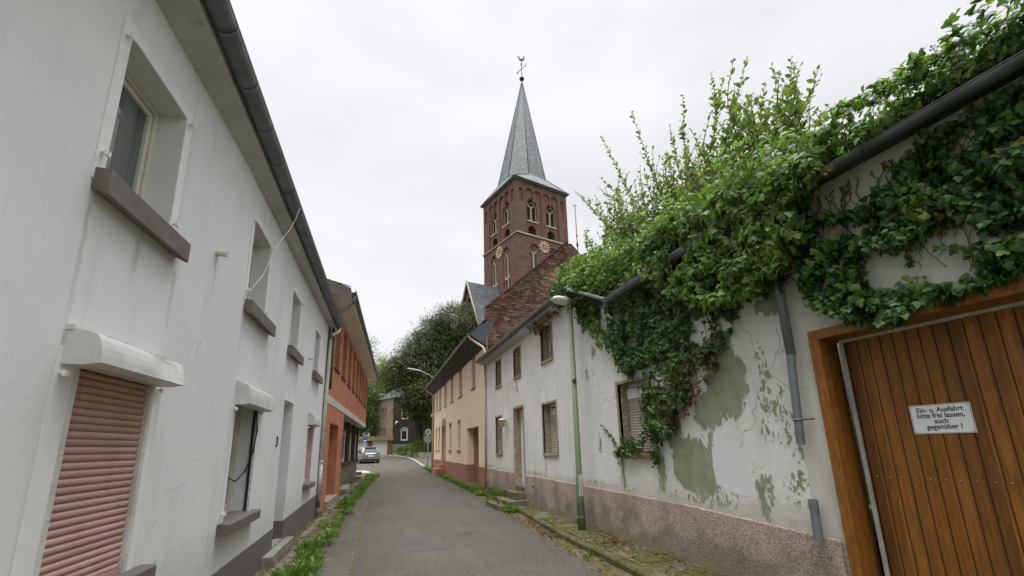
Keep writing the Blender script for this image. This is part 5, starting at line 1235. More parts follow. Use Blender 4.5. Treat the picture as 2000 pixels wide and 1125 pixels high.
for s in (-1,1):
    for x0,x1,xa,xb in ((.50,1.22,.62,1.22),(1.30,2.2,1.30,2.15),(2.27,3.05,2.22,2.62)):
        mb.add([cp(x0,s*.862,1.01),cp(x1,s*.862,1.01),cp(xb,s*.735,1.42 if xb < 2.5 else 1.33),cp(xa,s*.735,1.42 if xa > .7 else 1.38)], [(0,1,2,3)])
mb.add([cp(3.42,-.74,1.0),cp(3.42,.74,1.0),cp(2.80,.58,1.42),cp(2.80,-.58,1.42)], [(0,1,2,3)])
mb.build('side_window', GLASS_D, CAR)
for s in (-1,1):
    mb = MB(); vs = [(-.025,s*.42,.88),(-.03,s*.70,.86),(.06,s*.895,.85),(.22,s*.93,.87),(.22,s*.92,.99),(.06,s*.87,1.01),(-.01,s*.70,.99),(-.02,s*.45,.96)]
    mb.add([cp(*p) for p in vs]+[cp(p[0]+.08,p[1]*.9,p[2]) for p in vs], [tuple(range(8)),tuple(range(15,7,-1))]+[(i,(i+1)%8,8+(i+1)%8,8+i) for i in range(8)]); mb.build('tail_lamp', TAIL, CAR)
mb = MB(); mb.hexa([cp(x,y,z) for z in (.66,.78) for x,y in ((-.055,-.26),(-.055,.26),(-.02,.26),(-.02,-.26))]); mb.build('number_plate', SIGNW, CAR)
mb = MB(); mb.hexa([cp(x,y,z) for z in (.24,.42) for x,y in ((-.05,-.76),(-.05,.76),(.1,.84),(.1,-.84))]); mb.build('bumper_skirt', BLACKP, CAR)
mb = MB(); mb.hexa([cp(x,y,z) for z in (.44,.60) for x,y in ((-.06,-.80),(-.06,.80),(.1,.90),(.1,-.90))]); mb.build('bumper', PAINT, CAR)
for x in (.85, 3.5):
    for s in (-1,1):
        mb = MB(); mb.tube([cp(x,s*.70,.33),cp(x,s*.90,.33)], .33, 20, smooth=False); w = mb.build('wheel', TYRE, CAR)
        mb = MB(); mb.tube([cp(x,s*.90,.33),cp(x,s*.912,.33)], .22, 14, smooth=False); mb.build('rim', RIMM, w)
mb = MB()
for s in (-1,1): mb.ball(tuple(cp(2.75,s*1.0,1.02)), .11, 8, 5, 0, (.6,1,.7))
mb.build('mirror', PAINT, CAR)

# ================================================================== 10. garages, villa, low walls
DG = thing('garage_row', 'low flat-roofed garages with white doors between red brick piers', 'garages', (0,70.3,base(70)))
HF = Fac((-14,70.2), (3.05,70.5), (0,-1)); gb = base(70)-.13; HL = HF.L
def hu(x): return (x+14)*HL/17.05
doors = [(hu(.16),hu(2.36)),(hu(-2.75),hu(-.50)),(hu(-5.6),hu(-3.35)),(hu(-8.45),hu(-6.2))]
mb = MB(); mb.wall(HF, rect(0,HL,gb-.1,2.88), [rect(a,b,gb+.0,2.84) for a,b in doors], .25); mb.add([HF.P(HL,0,gb),HF.P(HL,-6,gb),HF.P(HL,-6,2.9),HF.P(HL,0,2.9)], [(0,1,2,3)]); mb.build('wall', m_brick('dark_red_brick', (.20,.06,.04), (.15,.045,.03), (.2,.15,.12)), DG)
mb = MB(); mb.fbox(HF, -.3, HL+.12, -6.2, .25, 2.881, 3.50); mb.build('roof', FASC, DG)
for a,b in doors:
    mb = MB(); mb.fbox(HF, a, b, -.24, -.2, gb, 2.84)
    for i in range(7): mb.fbox(HF, a+.04, b-.04, -.2, -.19, gb+.1+i*.28, gb+.1+i*.28+.25)
    d = mb.build('garage_door', WHITE_GD, DG)
    mb = MB(); mb.fbox(HF, (a+b)/2-.2, (a+b)/2+.2, -.189, -.18, 2.58, 2.66); mb.build('vent_slot', BLACKP, d)
VL = thing('brick_villa', 'old two-storey brick villa with arched windows and slate roof', 'house', (4,79,base(78)))
V1 = Fac((3.34,78), (.75,84.1), (-1,-.4)); V2 = Fac((3.34,78), (17,80.4), (0,-1)); vb = .6; VT = 10.1
hs = [segarch(a,b,t0,t1,.25) for a,b,t0,t1 in ((4.6,5.2,6.7,8.75),(3.6,4.2,6.7,8.75),(2.65,3.25,6.7,8.75),(4.75,5.35,3.6,5.25),(3.75,4.35,3.6,5.25),(2.75,3.35,3.6,5.25))]
mb = MB(); mb.wall(V1, rect(0,V1.L,vb-.2,VT), hs, .3); mb.build('tan_wall', VILLA_L, VL)
mb = MB(); 
for h in ((4.6,5.2,6.7,8.75),(3.6,4.2,6.7,8.75),(2.65,3.25,6.7,8.75),(4.75,5.35,3.6,5.25),(3.75,4.35,3.6,5.25),(2.75,3.35,3.6,5.25)): mb.fbox(V1, h[0], h[1], -.34, -.3, h[2], h[3])
mb.build('dark_window', GLASS_D, VL)
ws = [(1.38,2.6),(3.85,5.0),(6.6,7.8),(9.3,10.5)]
hs = [segarch(a,b,2.95,5.35,.25) for a,b in ws]+[segarch(a,b,6.5,8.8,.25) for a,b in ws]
mb = MB(); mb.wall(V2, rect(0,V2.L,2.35,VT), hs, .2); mb.build('shaded_wall', VILLA_SH, VL)
mb = MB(); mb.fbox(V2, .4, V2.L, 0.0, .10, vb-.2, 2.34); mb.fbox(V2, -.9, .6, .4, .6, vb-.2, 2.35); mb.build('stone_plinth', GREY_ST, VL)
for i,(a,b) in enumerate(ws):
    for z0,z1 in ((2.95,5.35),(6.5,8.8)):
        w = window(VL, V2, a, b, z0, z1-.1, .12, WHITE_FR, .10, GLASS_D)
        mb = MB(); mb.fbox(V2, a+.1, b-.1, -.16, -.13, z1-.85, z1-.12); mb.build('blind', m_plain('grey_blind', (.30,.31,.30), .1, 4), w)
q = [V1.P(V1.L,0,0), V1.P(0,0,0), V2.P(V2.L,0,0)]; b1 = V1.P(V1.L,0,0)+Vector((13.6,3,0))
mb = MB(); mb.add([q[0]+Vector((0,0,vb)), b1+Vector((0,0,vb)), b1+Vector((0,0,VT)), q[0]+Vector((0,0,VT))], [(0,1,2,3)]); mb.add([q[2]+Vector((0,0,vb)), b1+Vector((0,0,vb)), b1+Vector((0,0,VT)), q[2]+Vector((0,0,VT))], [(0,1,2,3)]); mb.build('rear_wall', VILLA_L, VL)
c0, c1 = Vector((5.5,82,13.2)), Vector((13.5,83.3,13.2)); ov = .35
e0, e1, e2, e3 = q[0]+Vector((-.35,.1,VT)), q[1]+Vector((-.1,-.4,VT)), q[2]+Vector((.3,-.3,VT)), b1+Vector((.3,.3,VT))
mb = MB(); mb.add([e0,e1,e2,e3,c0,c1], [(0,1,4),(1,2,5,4),(2,3,5),(3,0,4,5),(3,2,1,0)]); rf = mb.build('roof', SLATE, VL)
mb = MB(); mb.box(1.15,1.95,83.6,84.4,9.6,11.1); mb.build('chimney', VILLA_L, rf); mb = MB(); mb.box(1.05,2.05,83.5,84.5,11.1,11.4); mb.build('chimney_cap', ZINC_L, rf)
mb = MB(); mb.add([(.75,84.1,vb),(-.35,86.5,vb),(-.35,86.5,5.0),(.75,84.1,6.2)], [(0,1,2,3)]); mb.build('side_annex', VILLA_L, VL)
mb = MB(); mb.ball((3.95,77.9,5.95), .20, 8, 5); mb.tube([(3.95,77.9,5.95),(3.75,77.85,5.6)], .09, 6); mb.build('wall_lamp', SIGNW, VL)
def rough_box(name, label, cat, x0,x1,y0,y1,z0,z1, mat, group=None, j=.03):
    t = thing(name, label, cat, ((x0+x1)/2,(y0+y1)/2,z0), group); mb = MB()
    nx, nz = 4, 2; vs = []
    b = .03
    mb.box(x0,x1,y0,y1,z0-.2,z1-.03); mb.box(x0+b,x1-b,y0+b,y1-b,z1-.028,z1)
    for i in range(len(mb.v)): mb.v[i] = tuple(c+rnd.uniform(-j,j) for c in mb.v[i])
    mb.build('block', mat, t); return t
rough_box('stone_planter', 'long pale stone planter beside the street corner', 'planter', 5.15,6.75,52,52.6,base(52),base(52)+.62, CONC)
rough_box('stone_planter', 'mossy stone planter below the yellow-green bush', 'planter', 4.15,5.35,55.5,56.1,base(55),base(55)+.58, mk_moss('mossy_planter', (.2,.18,.13), .5))
rough_box('concrete_block', 'grey concrete block at the road end of the verge', 'block', -.78,-.36,24.6,25.3,base(25)-.05,base(25)+.28, CONC)
rough_box('concrete_block', 'smaller concrete block beside the stone shop base', 'block', -.80,-.42,26.6,27.4,base(27)-.05,base(27)+.36, CONC)
rough_box('stone_slab', 'flat stone slab laid before the shop windows', 'slab', -1.12,-.78,18.9,21.5,-.02,.16, CONC)
mb = MB(); mb.prism(Fac((2.95,48.4),(3.95,48.4),(0,-1)), [(0,0),(.1,0),(.1,.01),(0,.01)], 0, .01)
disc_ = MB(); n = 20; zc = base(48.4)-.112; disc_.add([(3.1+.33*math.cos(2*math.pi*i/n), 48.4+.5*math.sin(2*math.pi*i/n), zc) for i in range(n)]+[(3.1+.33*math.cos(2*math.pi*i/n), 48.4+.5*math.sin(2*math.pi*i/n), zc-.03) for i in range(n)], [tuple(range(n))]+[(i,(i+1)%n,n+(i+1)%n,n+i) for i in range(n)])
tag(disc_.build('manhole_cover', m_plain('worn_iron_cover', (.30,.29,.27), .2, 9)), 'pale round manhole cover in the far asphalt', 'manhole cover')

# ================================================================== leaves
def nrm(a): return a/np.maximum(1e-9, np.linalg.norm(a, axis=1, keepdims=True))
IVYS = np.array([(0,0,0),(-.42,.02,.0),(-.58,.36,-.05),(-.30,.52,.0),(-.24,.78,-.03),(0,1.06,-.10),(.24,.78,-.03),(.30,.52,0),(.58,.36,-.05),(.42,.02,0),(0,.45,.07)])
IVYF = [(10,i,i+1) for i in range(0,9)]+[(10,9,0)]
OVALS = np.array([(0,0,0),(-.22,.18,.03),(-.30,.45,.05),(-.20,.75,.0),(0,1.0,-.08),(.20,.75,.0),(.30,.45,.05),(.22,.18,.03),(0,.45,-.03)])
OVALF = [(8,i,i+1) for i in range(0,7)]+[(8,7,0)]
CARDS = np.array([(0,0,0),(-.40,.30,.08),(-.18,.85,-.03),(.16,1.0,0),(.42,.42,.06)]); CARDF = [(0,4,3,2,1)]
CLUST = np.array([(0,0,0),(-.45,.25,.05),(-.1,.38,0),(-.35,.8,.1),(0,.55,.02),(.1,1.05,-.1),(.15,.5,0),(.55,.75,.08),(.18,.28,0),(.5,.1,-.05)]); CLUSTF = [(0,2,1),(2,4,3),(4,6,5),(6,8,7),(8,0,9)]
BLADE = np.array([(-.06,0,0),(.06,0,0),(.055,.5,.04),(0,1,-.08),(-.055,.5,.04)]); BLADEF = [(0,1,2,3,4)]
BROAD = np.array([(0,0,0),(-.12,.3,.06),(-.22,.6,.10),(-.1,.9,.04),(0,1,-.02),(.1,.9,.04),(.22,.6,.10),(.12,.3,.06)]); BROADF = [(0,7,6,5,4,3,2,1)]
def leafmesh(name, mat, P, T, N, S, shape, faces, parent=None, kind=None):
    """P points, T tip directions, N leaf normals, S sizes"""
    P = np.asarray(P, float); T = nrm(np.asarray(T, float)); N = np.asarray(N, float); N = nrm(N-T*np.sum(N*T, 1, keepdims=True)); B = np.cross(T, N); S = np.asarray(S, float)
    off = np.array(wloc(parent)) if parent is not None else np.zeros(3)
    k = len(shape); V = P[:,None,:]-off+S[:,None,None]*(shape[None,:,0,None]*B[:,None,:]+shape[None,:,1,None]*T[:,None,:]+shape[None,:,2,None]*N[:,None,:])
    V = V.reshape(-1,3); n = len(P); fl = []; tot = []
    for f in faces: fl += list(f); tot.append(len(f))
    fl = np.array(fl); L = (fl[None,:]+np.arange(n)[:,None]*k).ravel(); tt = np.tile(np.array(tot), n); st = np.concatenate([[0], np.cumsum(tt)[:-1]])
    me = bpy.data.meshes.new(name); me.vertices.add(len(V)); me.vertices.foreach_set('co', V.astype(np.float32).ravel())
    me.loops.add(len(L)); me.loops.foreach_set('vertex_index', L.astype(np.int32)); me.polygons.add(len(tt)); me.polygons.foreach_set('loop_start', st.astype(np.int32))
    me.materials.append(mat); me.update(calc_edges=True); me.validate()
    o = bpy.data.objects.new(name, me); COL.objects.link(o)
    if parent is not None: o.parent = parent
    if kind: o['kind'] = kind
    return o
rg = np.random.default_rng(11)
def inpoly(P, poly):
    x, y = P[:,0], P[:,1]; ins = np.zeros(len(P), bool); n = len(poly)
    for i in range(n):
        x0,y0 = poly[i]; x1,y1 = poly[(i+1)%n]
        c = ((y0 > y) != (y1 > y)) & (x < (x1-x0)*(y-y0)/(y1-y0+1e-12)+x0); ins ^= c
    return ins
def scatter(poly, n, holes=()):
    a = np.array(poly); lo, hi = a.min(0), a.max(0); out = np.zeros((0,2))
    while len(out) < n:
        c = rg.uniform(lo, hi, (n*2,2)); k = inpoly(c, poly)
        for h in holes: k &= ~inpoly(c, h)
        out = np.vstack([out, c[k]])
    return out[:n]
def nz(P, s, seed=0.0): return np.array([mnoise.noise(Vector((p[0]*s+seed, p[1]*s, seed*1.7))) for p in P])
def ivy_on(F, poly, n, size, parent, mat, name='foliage', d0=.03, d1=.12, holes=(), gap=-.25, seed=0., tilt=.55, edge=.06, amp=.12):
    q = scatter(poly, n, holes); q = q+rg.normal(0, edge*.5, q.shape); g = nz(q, 2.6, seed)+.5*nz(q, 7, seed+3)
    q = q[g > gap]; g = g[g > gap]; m = len(q)
    clump = nz(q, 4.5, seed+9); dd = d0+(d1-d0)*rg.random(m)+np.maximum(0, clump)*amp
    P = np.array(F.p)+q[:,:1]*np.array(F.t)+dd[:,None]*np.array(F.n); P[:,2] = q[:,1]
    cg2 = nz(q+np.array([.05,0]), 4.5, seed+9)-clump; cg3 = nz(q+np.array([0,.05]), 4.5, seed+9)-clump
    N = np.array(F.n)[None,:]*1.0+np.array(F.t)[None,:]*(-cg2*9)[:,None]+np.array([0,0,1.])*(.38-cg3*9)[:,None]+rg.normal(0, tilt*.6, (m,3))
    T = np.array([0,0,-1.])+rg.normal(0, .55, (m,3))
    return leafmesh(name, mat, P, T, N, size*rg.uniform(.6,1.25,m), IVYS, IVYF, parent)
XF = Fac((4.25,0),(4.25,1),(-1,0))
A_P = [(8.39,4.55),(7.9,4.60),(6.91,4.2),(5.54,4.0),(5.09,3.78),(4.45,3.4),(4.11,3.3),(4.2,2.98),(4.50,2.70),(4.60,2.52),(4.88,2.30),(5.12,2.12),(5.36,1.9),(5.66,1.72),(5.92,1.58),(6.12,1.66),(6.2,1.95),(6.22,2.19),(6.14,2.34),(6.38,2.62),(6.84,2.87),(7.04,3.25),(7.37,3.63),(7.77,3.85),(8.2,4.05)]
A_H = [[(7.55,4.35),(7.2,4.25),(7.05,3.75),(7.3,3.6),(7.5,3.95)],[(8.0,4.45),(7.75,4.5),(7.7,4.1),(7.95,4.1)],[(4.95,3.25),(4.6,3.35),(4.55,3.0),(4.8,2.75),(4.95,2.95)]]
IA = thing('ivy', 'dark ivy hanging in a ragged wedge down the peeling wall over the shuttered window', 'ivy', (4.2,5.9,2.6))
ivy_on(XF, A_P, 8800, .055, IA, IVY_W, 'inner_foliage', .02, .07, A_H, -.28, 1.0, .8, .05, .05)
ivy_on(XF, A_P, 7200, .052, IA, IVY_W, 'foliage', .07, .17, A_H, -.22, 1.0, .55, .05, .16)
ivy_on(XF, [(8.3,4.5),(7.6,4.55),(7.5,4.1),(7.1,3.9),(7.0,3.2),(7.3,3.4),(8.1,3.95)], 420, .075, IA, IVY_Y, 'young_foliage', .12, .2, (), .0, 4.0)
ivy_on(XF, [(6.2,2.4),(4.6,2.9),(4.5,2.5),(5.2,2.0),(5.7,1.6),(6.1,1.6)], 620, .045, IA, DEAD, 'dead_leaves', .04, .16, (), -.3, 8.0)
ivy_on(XF, [(7.2,1.55),(6.7,1.62),(6.45,1.5),(6.6,1.40),(7.2,1.38)], 260, .05, IA, IVY, 'sill_foliage', .02, .13, (), -.9, 2.0)
ivy_on(XF, [(6.15,1.55),(5.98,1.55),(5.95,1.33),(6.1,1.25)], 90, .05, IA, IVY, 'sill_foliage', .02, .12, (), -.9, 2.0)
ivy_on(XF, [(7.1,1.72),(6.55,1.60),(6.2,1.95),(6.15,1.85),(6.5,1.5),(7.1,1.55)], 170, .045, IA, IVY, 'sill_foliage', .0, .06, (), -.9, 2.0)
mb = MB()
def vine(F, pts, r=.008, d=.02, wob=.03):
    P = [];
    for (a, b) in zip(pts, pts[1:]):
        for i in range(5):
            t = i/5; P.append(F.P(a[0]+(b[0]-a[0])*t+rnd.uniform(-wob,wob), d+rnd.uniform(0,.02), a[1]+(b[1]-a[1])*t+rnd.uniform(-wob,wob)))
    P.append(F.P(pts[-1][0], d, pts[-1][1])); mb.tube(P, [r*(1-.6*i/len(P)) for i in range(len(P))], 5)
for k in range(16):
    y = rnd.uniform(4.6,7.9); z = 4.3; pts = [(y,z)]
    for i in range(6): y += (5.8-y)*.12+rnd.uniform(-.25,.2); z -= rnd.uniform(.2,.45); pts.append((y,z))
    pts = [p for p in pts if p[1] > 1.6+.9*max(0,abs(p[0]-5.8)-.3)]
    if len(pts) > 1: vine(XF, pts)
vine(XF, [(7.75,1.95),(7.55,1.80),(7.35,1.68),(7.24,1.45),(7.2,1.2)], .006, .02, .012); mb.build('stems', VINE, IA)
q = []; 
for a, b in zip([(7.75,1.95),(7.55,1.80),(7.35,1.68),(7.24,1.45)], [(7.55,1.80),(7.35,1.68),(7.24,1.45),(7.2,1.25)]):
    for i in range(16): t = rnd.random(); q.append((a[0]+(b[0]-a[0])*t+rnd.uniform(-.03,.03), a[1]+(b[1]-a[1])*t+rnd.uniform(-.03,.03)))
q = np.array(q); P = np.c_[4.22-rg.uniform(0,.04,len(q)), q]; leafmesh('trailing_foliage', IVY, P, rg.normal(0,.6,P.shape)+[0,0,-.6], rg.normal(0,.4,P.shape)+[-1,0,.2], rg.uniform(.025,.045,len(q)), IVYS, IVYF, IA)

# ivy bulging over the eaves
IB = thing('ivy', 'thick bright green ivy spilling over the eaves and broken gutter of the peeling house', 'ivy', (4.1,4.5,4.2))
B_LOW = [(5.45,4.72),(4.52,4.62),(3.86,4.50),(3.27,4.36),(2.85,4.25),(2.80,4.06),(2.98,3.95),(2.96,3.50),(3.23,3.34),(3.39,3.20),(3.73,3.18),(4.13,3.20),(4.65,3.42),(5.14,3.82),(5.37,4.02),(5.65,4.3)]
BF = Fac((3.95,0),(3.95,1),(-1,0))
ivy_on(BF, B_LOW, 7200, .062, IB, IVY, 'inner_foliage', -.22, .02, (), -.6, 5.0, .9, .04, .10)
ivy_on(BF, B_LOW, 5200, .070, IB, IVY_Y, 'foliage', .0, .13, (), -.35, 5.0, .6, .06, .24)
B_UP = [(8.9,5.62),(8.0,5.52),(7.2,5.25),(6.3,5.0),(5.65,4.95),(5.3,5.0),(4.52,4.9),(3.86,4.75),(3.27,4.62),(2.79,4.52),(2.4,4.42),(2.3,4.2),(5.0,4.1),(6.4,4.15),(7.0,4.3),(8.2,4.95),(8.9,4.75)]
UF = Fac((4.15,0),(4.15,1),(-1,0))
ivy_on(UF, B_UP, 8000, .062, IB, IVY_Y, 'upper_foliage', -.25, .22, (), -.7, 6.0, .8, .05, .15)
ivy_on(XF, [(9.3,5.15),(8.6,5.2),(8.2,4.85),(8.4,4.62),(9.0,4.65)], 800, .055, IB, IVY, 'hanging_foliage', .2, .42, (), -.8, 6.0, .8)
# on the roof slope behind
def roof_leaves(n, y0, y1, x0, x1, mat, size, nm, lift=(.0,.3), gap=-.3, sd=2.):
    q = np.c_[rg.uniform(x0,x1,n), rg.uniform(y0,y1,n)]; g = nz(q, 1.3, sd)+.4*nz(q, 4, sd); k = g > gap; q = q[k]; g = g[k]; m = len(q)
    zr = 4.32+(q[:,0]-3.95)*np.where(q[:,1] > 7.0, .98, .12); h = rg.uniform(*lift, m)+np.maximum(0, g)*.35
    P = np.c_[q[:,0]-h*.5, q[:,1], zr+h*.8]; N = np.array([-.6,0,.8])+rg.normal(0,.5,(m,3)); T = np.array([-.7,0,-.5])+rg.normal(0,.6,(m,3))
    return leafmesh(nm, mat, P, T, N, size*rg.uniform(.6,1.25,m), IVYS, IVYF, IB)
roof_leaves(7000, 3.2, 8.5, 3.95, 5.6, IVY_Y, .07, 'roof_foliage', (.0,.7))
roof_leaves(6500, -1.5, 3.2, 3.97, 4.9, IVY_Y, .06, 'roof_foliage', (.0,.14), -.6)
roof_leaves(2200, 7.0, 8.5, 4.2, 7.2, SHRUBL, .07, 'roof_foliage', (.0,.25), .0, 7.)
# garage gutter growth
G_UP = [(3.0,4.42),(2.6,4.36),(2.15,4.34),(1.91,4.33),(1.62,4.32),(1.32,4.38),(1.0,4.45),(.2,4.5),(-1.2,4.5),(-1.2,4.17),(1.1,4.17),(2.8,4.17)]
ivy_on(Fac((4.16,0),(4.16,1),(-1,0)), G_UP, 4200, .06, IB, IVY, 'garage_eaves_foliage', -.2, .04, (), -1.5, 3.0, .8, .03, .06)
ivy_on(Fac((4.14,0),(4.14,1),(-1,0)), G_UP, 2200, .06, IB, IVY_Y, 'garage_eaves_foliage', -.1, .06, (), -.1, 3.0, .8, .03, .06)
ivy_on(Fac((3.88,0),(3.88,1),(-1,0)), [(3.1,4.35),(2.5,4.28),(2.1,4.22),(1.7,4.2),(1.75,4.1),(2.2,4.08),(2.5,4.0),(2.9,3.9),(3.15,4.0)], 900, .055, IB, IVY_Y, 'garage_eaves_foliage', -.06, .07, (), .0, 33.0, .8, .03, .06)
ivy_on(Fac((3.88,0),(3.88,1),(-1,0)), [(2.6,4.22),(2.3,4.18),(2.3,3.98),(2.6,4.0)], 90, .05, IB, DEAD, 'dead_leaves', -.02, .08, (), -.2, 35.0, .8)
def umbels(name, pts, mat, parent, r=.03):
    mb = MB()
    for (x,y,z) in pts:
        tp_ = Vector((x,y,z)); mb.tube([tp_-Vector((rnd.uniform(-.03,.03),rnd.uniform(-.03,.03),.14)), tp_], .0025, 4)
        rr = r*rnd.uniform(.7,1.1)
        for k in range(11):
            v = Vector((rnd.gauss(0,1),rnd.gauss(0,1),rnd.gauss(0,1))).normalized()*rr
            mb.tube([tp_, tp_+v*.9], .0012, 3, caps=False); mb.ball(tuple(tp_+v), .0052, 5, 4)
    return mb.build(name, mat, parent)
pts = []
for k in range(62):
    y = rnd.uniform(.7,3.3); z = lerp([(-1,4.5),(1.3,4.42),(1.62,4.37),(2.15,4.40),(2.6,4.40),(3.4,4.62)], y)+rnd.uniform(.0,.11); pts.append((4.06+rnd.uniform(-.12,.12), y, z))
umbels('flower_heads', pts, BERRY_D, IB, .026)
pts = [(3.78+rnd.uniform(-.08,.06), y, z) for y, z in scatter(B_LOW, 46)]
umbels('green_flower_heads', pts, BERRY, IB, .024)
# ivy over the garage front
IC = thing('ivy', 'glossy ivy curtain on the garage front above the timber door, with brown dead leaves', 'ivy', (4.3,2.4,3.2))
C_P = [(.38,3.95),(.60,3.80),(.85,3.70),(1.11,3.68),(1.35,3.86),(1.55,4.0),(2.3,4.04),(4.6,4.04),(4.6,2.7),(2.4,2.72),(1.93,2.70),(1.63,2.66),(1.47,2.60),(1.28,2.66),(1.12,2.56),(0.87,2.57),(0.68,2.72),(0.44,2.88),(0.36,3.13),(0.32,3.49)]
C_H = [[(.98,3.30),(1.22,3.14),(1.27,2.82),(.96,2.88),(.90,3.07)],[(1.28,3.10),(1.44,3.16),(1.66,2.94),(1.68,2.78),(1.46,2.74),(1.29,2.86)],[(.55,3.75),(.95,3.6),(1.0,3.45),(.6,3.5)]]
ivy_on(GF_, C_P, 9500, .060, IC, IVY, 'inner_foliage', .02, .08, C_H, -.55, 12.0, .8, .035, .06)
ivy_on(GF_, C_P, 11000, .056, IC, IVY, 'foliage', .07, .16, C_H, -.33, 12.0, .5, .035, .16)
ivy_on(GF_, [(.35,3.6),(.8,3.4),(1.6,3.6),(2.3,3.6),(2.3,2.75),(1.5,2.7),(.5,2.8)], 1000, .066, IC, IVY_Y, 'young_foliage', .12, .2, C_H, .12, 15.0)
ivy_on(GF_, [(.5,3.6),(1.2,3.5),(2.2,3.7),(2.2,3.1),(1.2,3.25),(.6,3.1)], 300, .06, IC, DEAD, 'dead_leaves', .04, .13, C_H, .2, 18.0)
mb = MB()
for k in range(46):
    u = rnd.uniform(.4,2.6); z = 4.0; pts = [(u,z)]
    for i in range(rnd.randint(2,5)): u += rnd.uniform(-.12,.12); z -= rnd.uniform(.12,.3); pts.append((u,z))
    vine(GF_, [p for p in pts if p[1] > 2.7] or pts[:2], .006, .012, .02)
mb.build('stems', VINE, IC)
# small trailers on the cottage eaves
ID = thing('ivy', 'small reddish ivy trailer below the cottage gutter beside the lamp head', 'ivy', (4.1,10.4,4.7))
ivy_on(XF, [(11.3,4.86),(10.0,4.80),(9.3,4.78),(9.5,4.62),(10.2,4.6),(10.6,4.42),(10.9,4.6)], 330, .06, ID, DEAD, 'dead_leaves', .03, .3, (), .0, 21.0)
ivy_on(XF, [(11.3,4.86),(10.4,4.80),(10.5,4.55),(10.9,4.6)], 130, .06, ID, IVY, 'foliage', .1, .3, (), -.1, 22.0)

# ================================================================== shrub shoots on the roof
WS = thing('wild_shrub', 'wild shrub with long leafy shoots sprouting high above the ivy-covered roof', 'shrub', (5.4,5.5,5.3))
SH = [[(6.96,5.56),(7.63,9.21)],[(7.52,5.47),(8.84,9.43)],[(7.92,5.4),(10.66,8.88)],[(6.02,5.62),(5.88,8.1)],[(6.3,5.67),(6.4,7.88)],[(5.4,5.48),(5.15,7.93)],[(5.16,5.53),(4.83,7.48)],[(4.87,5.35),(4.42,7.49)],[(4.41,5.24),(4.01,6.99)],[(4.07,5.2),(3.66,6.69)],[(3.93,5.1),(3.46,6.42)],[(5.68,5.33),(5.74,7.24)],[(4.6,5.19),(4.41,6.75)],[(7.31,5.61),(9.44,8.3)],[(8.55,5.53),(10.03,7.32)]]
cat = [(a, b, 1.0, .115) for a, b in SH]
for k in range(165):
    y = rnd.uniform(3.5,8.2); z0 = 5.1+rnd.uniform(-.3,.5); H = lerp([(3.5,1.0),(4.4,1.45),(5.2,1.75),(6.4,1.7),(7.6,2.3),(8.4,1.6)], y)*rnd.uniform(.45,1.0); lean = (y-5.0)*.22+rnd.uniform(-.25,.25)
    cat.append(((y,z0),(y+lean*H*.5, z0+H), .8, .105))
mb = MB(); LP, LT, LN_, LS = [], [], [], []
for a, b, dens, sz in cat:
    x0 = 5.35+rnd.uniform(-.55,.5); x1 = x0+rnd.uniform(-.35,.35) if abs(dens-1) > .01 else 5.4+rnd.uniform(-.12,.12)
    A0, B0 = Vector((x0,a[0],a[1])), Vector((x1,b[0],b[1])); Ln = (B0-A0).length; n = int(Ln/.14)+3
    bow = Vector((rnd.uniform(-.22,.22),rnd.uniform(-.25,.25),0)); pts = []
    for i in range(n+1):
        t = i/n; pts.append(A0.lerp(B0,t)+bow*math.sin(math.pi*t)+Vector((rnd.gauss(0,.008),rnd.gauss(0,.008),0)))
    mb.tube(pts, [.010*(1-.8*i/n)+.0015 for i in range(n+1)], 5)
    axis = (B0-A0).normalized(); branches = [(pts, 1.0)]
    for k in range(int(Ln*3.6)):
        t = rnd.uniform(.15,.8); i = int(t*n); o = pts[i]; dr = (axis+Vector((rnd.gauss(0,.6),rnd.gauss(0,.6),rnd.uniform(-.1,.3)))).normalized(); l = rnd.uniform(.18,.75)*(1.1-t)
        bp = [o+dr*l*j/5+Vector((0,0,.04*j*j/25)) for j in range(6)]; mb.tube(bp, [.005,.004,.003,.003,.002,.0015], 4); branches.append((bp, .85))
    for bp, f in branches:
        tot = sum((q-p).length for p, q in zip(bp, bp[1:])); m = int(tot/.036*dens)
        for k in range(m):
            t = (k+rnd.random())/m
            if f == 1.0 and t < .12: continue
            x = t*(len(bp)-1); i = min(int(x), len(bp)-2); p = bp[i].lerp(bp[i+1], x-i); ang = k*2.4
            side = Vector((math.cos(ang), math.sin(ang), rnd.uniform(.05,.7))).normalized()
            LP.append(p); LT.append((axis*.55+side+Vector((0,0,-.15)))[:]); LN_.append((Vector((rnd.gauss(0,.5),rnd.gauss(0,.5),1)))[:]); LS.append(sz*f*rnd.choice((.4,.6,.75,.9,1.0,1.15))*rnd.uniform(.85,1.15)*(1-.45*t**3))
leafmesh('foliage', SHRUBL, LP, LT, LN_, LS, OVALS, OVALF, WS); mb.build('stems', STEM, WS)
print('shrub leaves', len(LP))

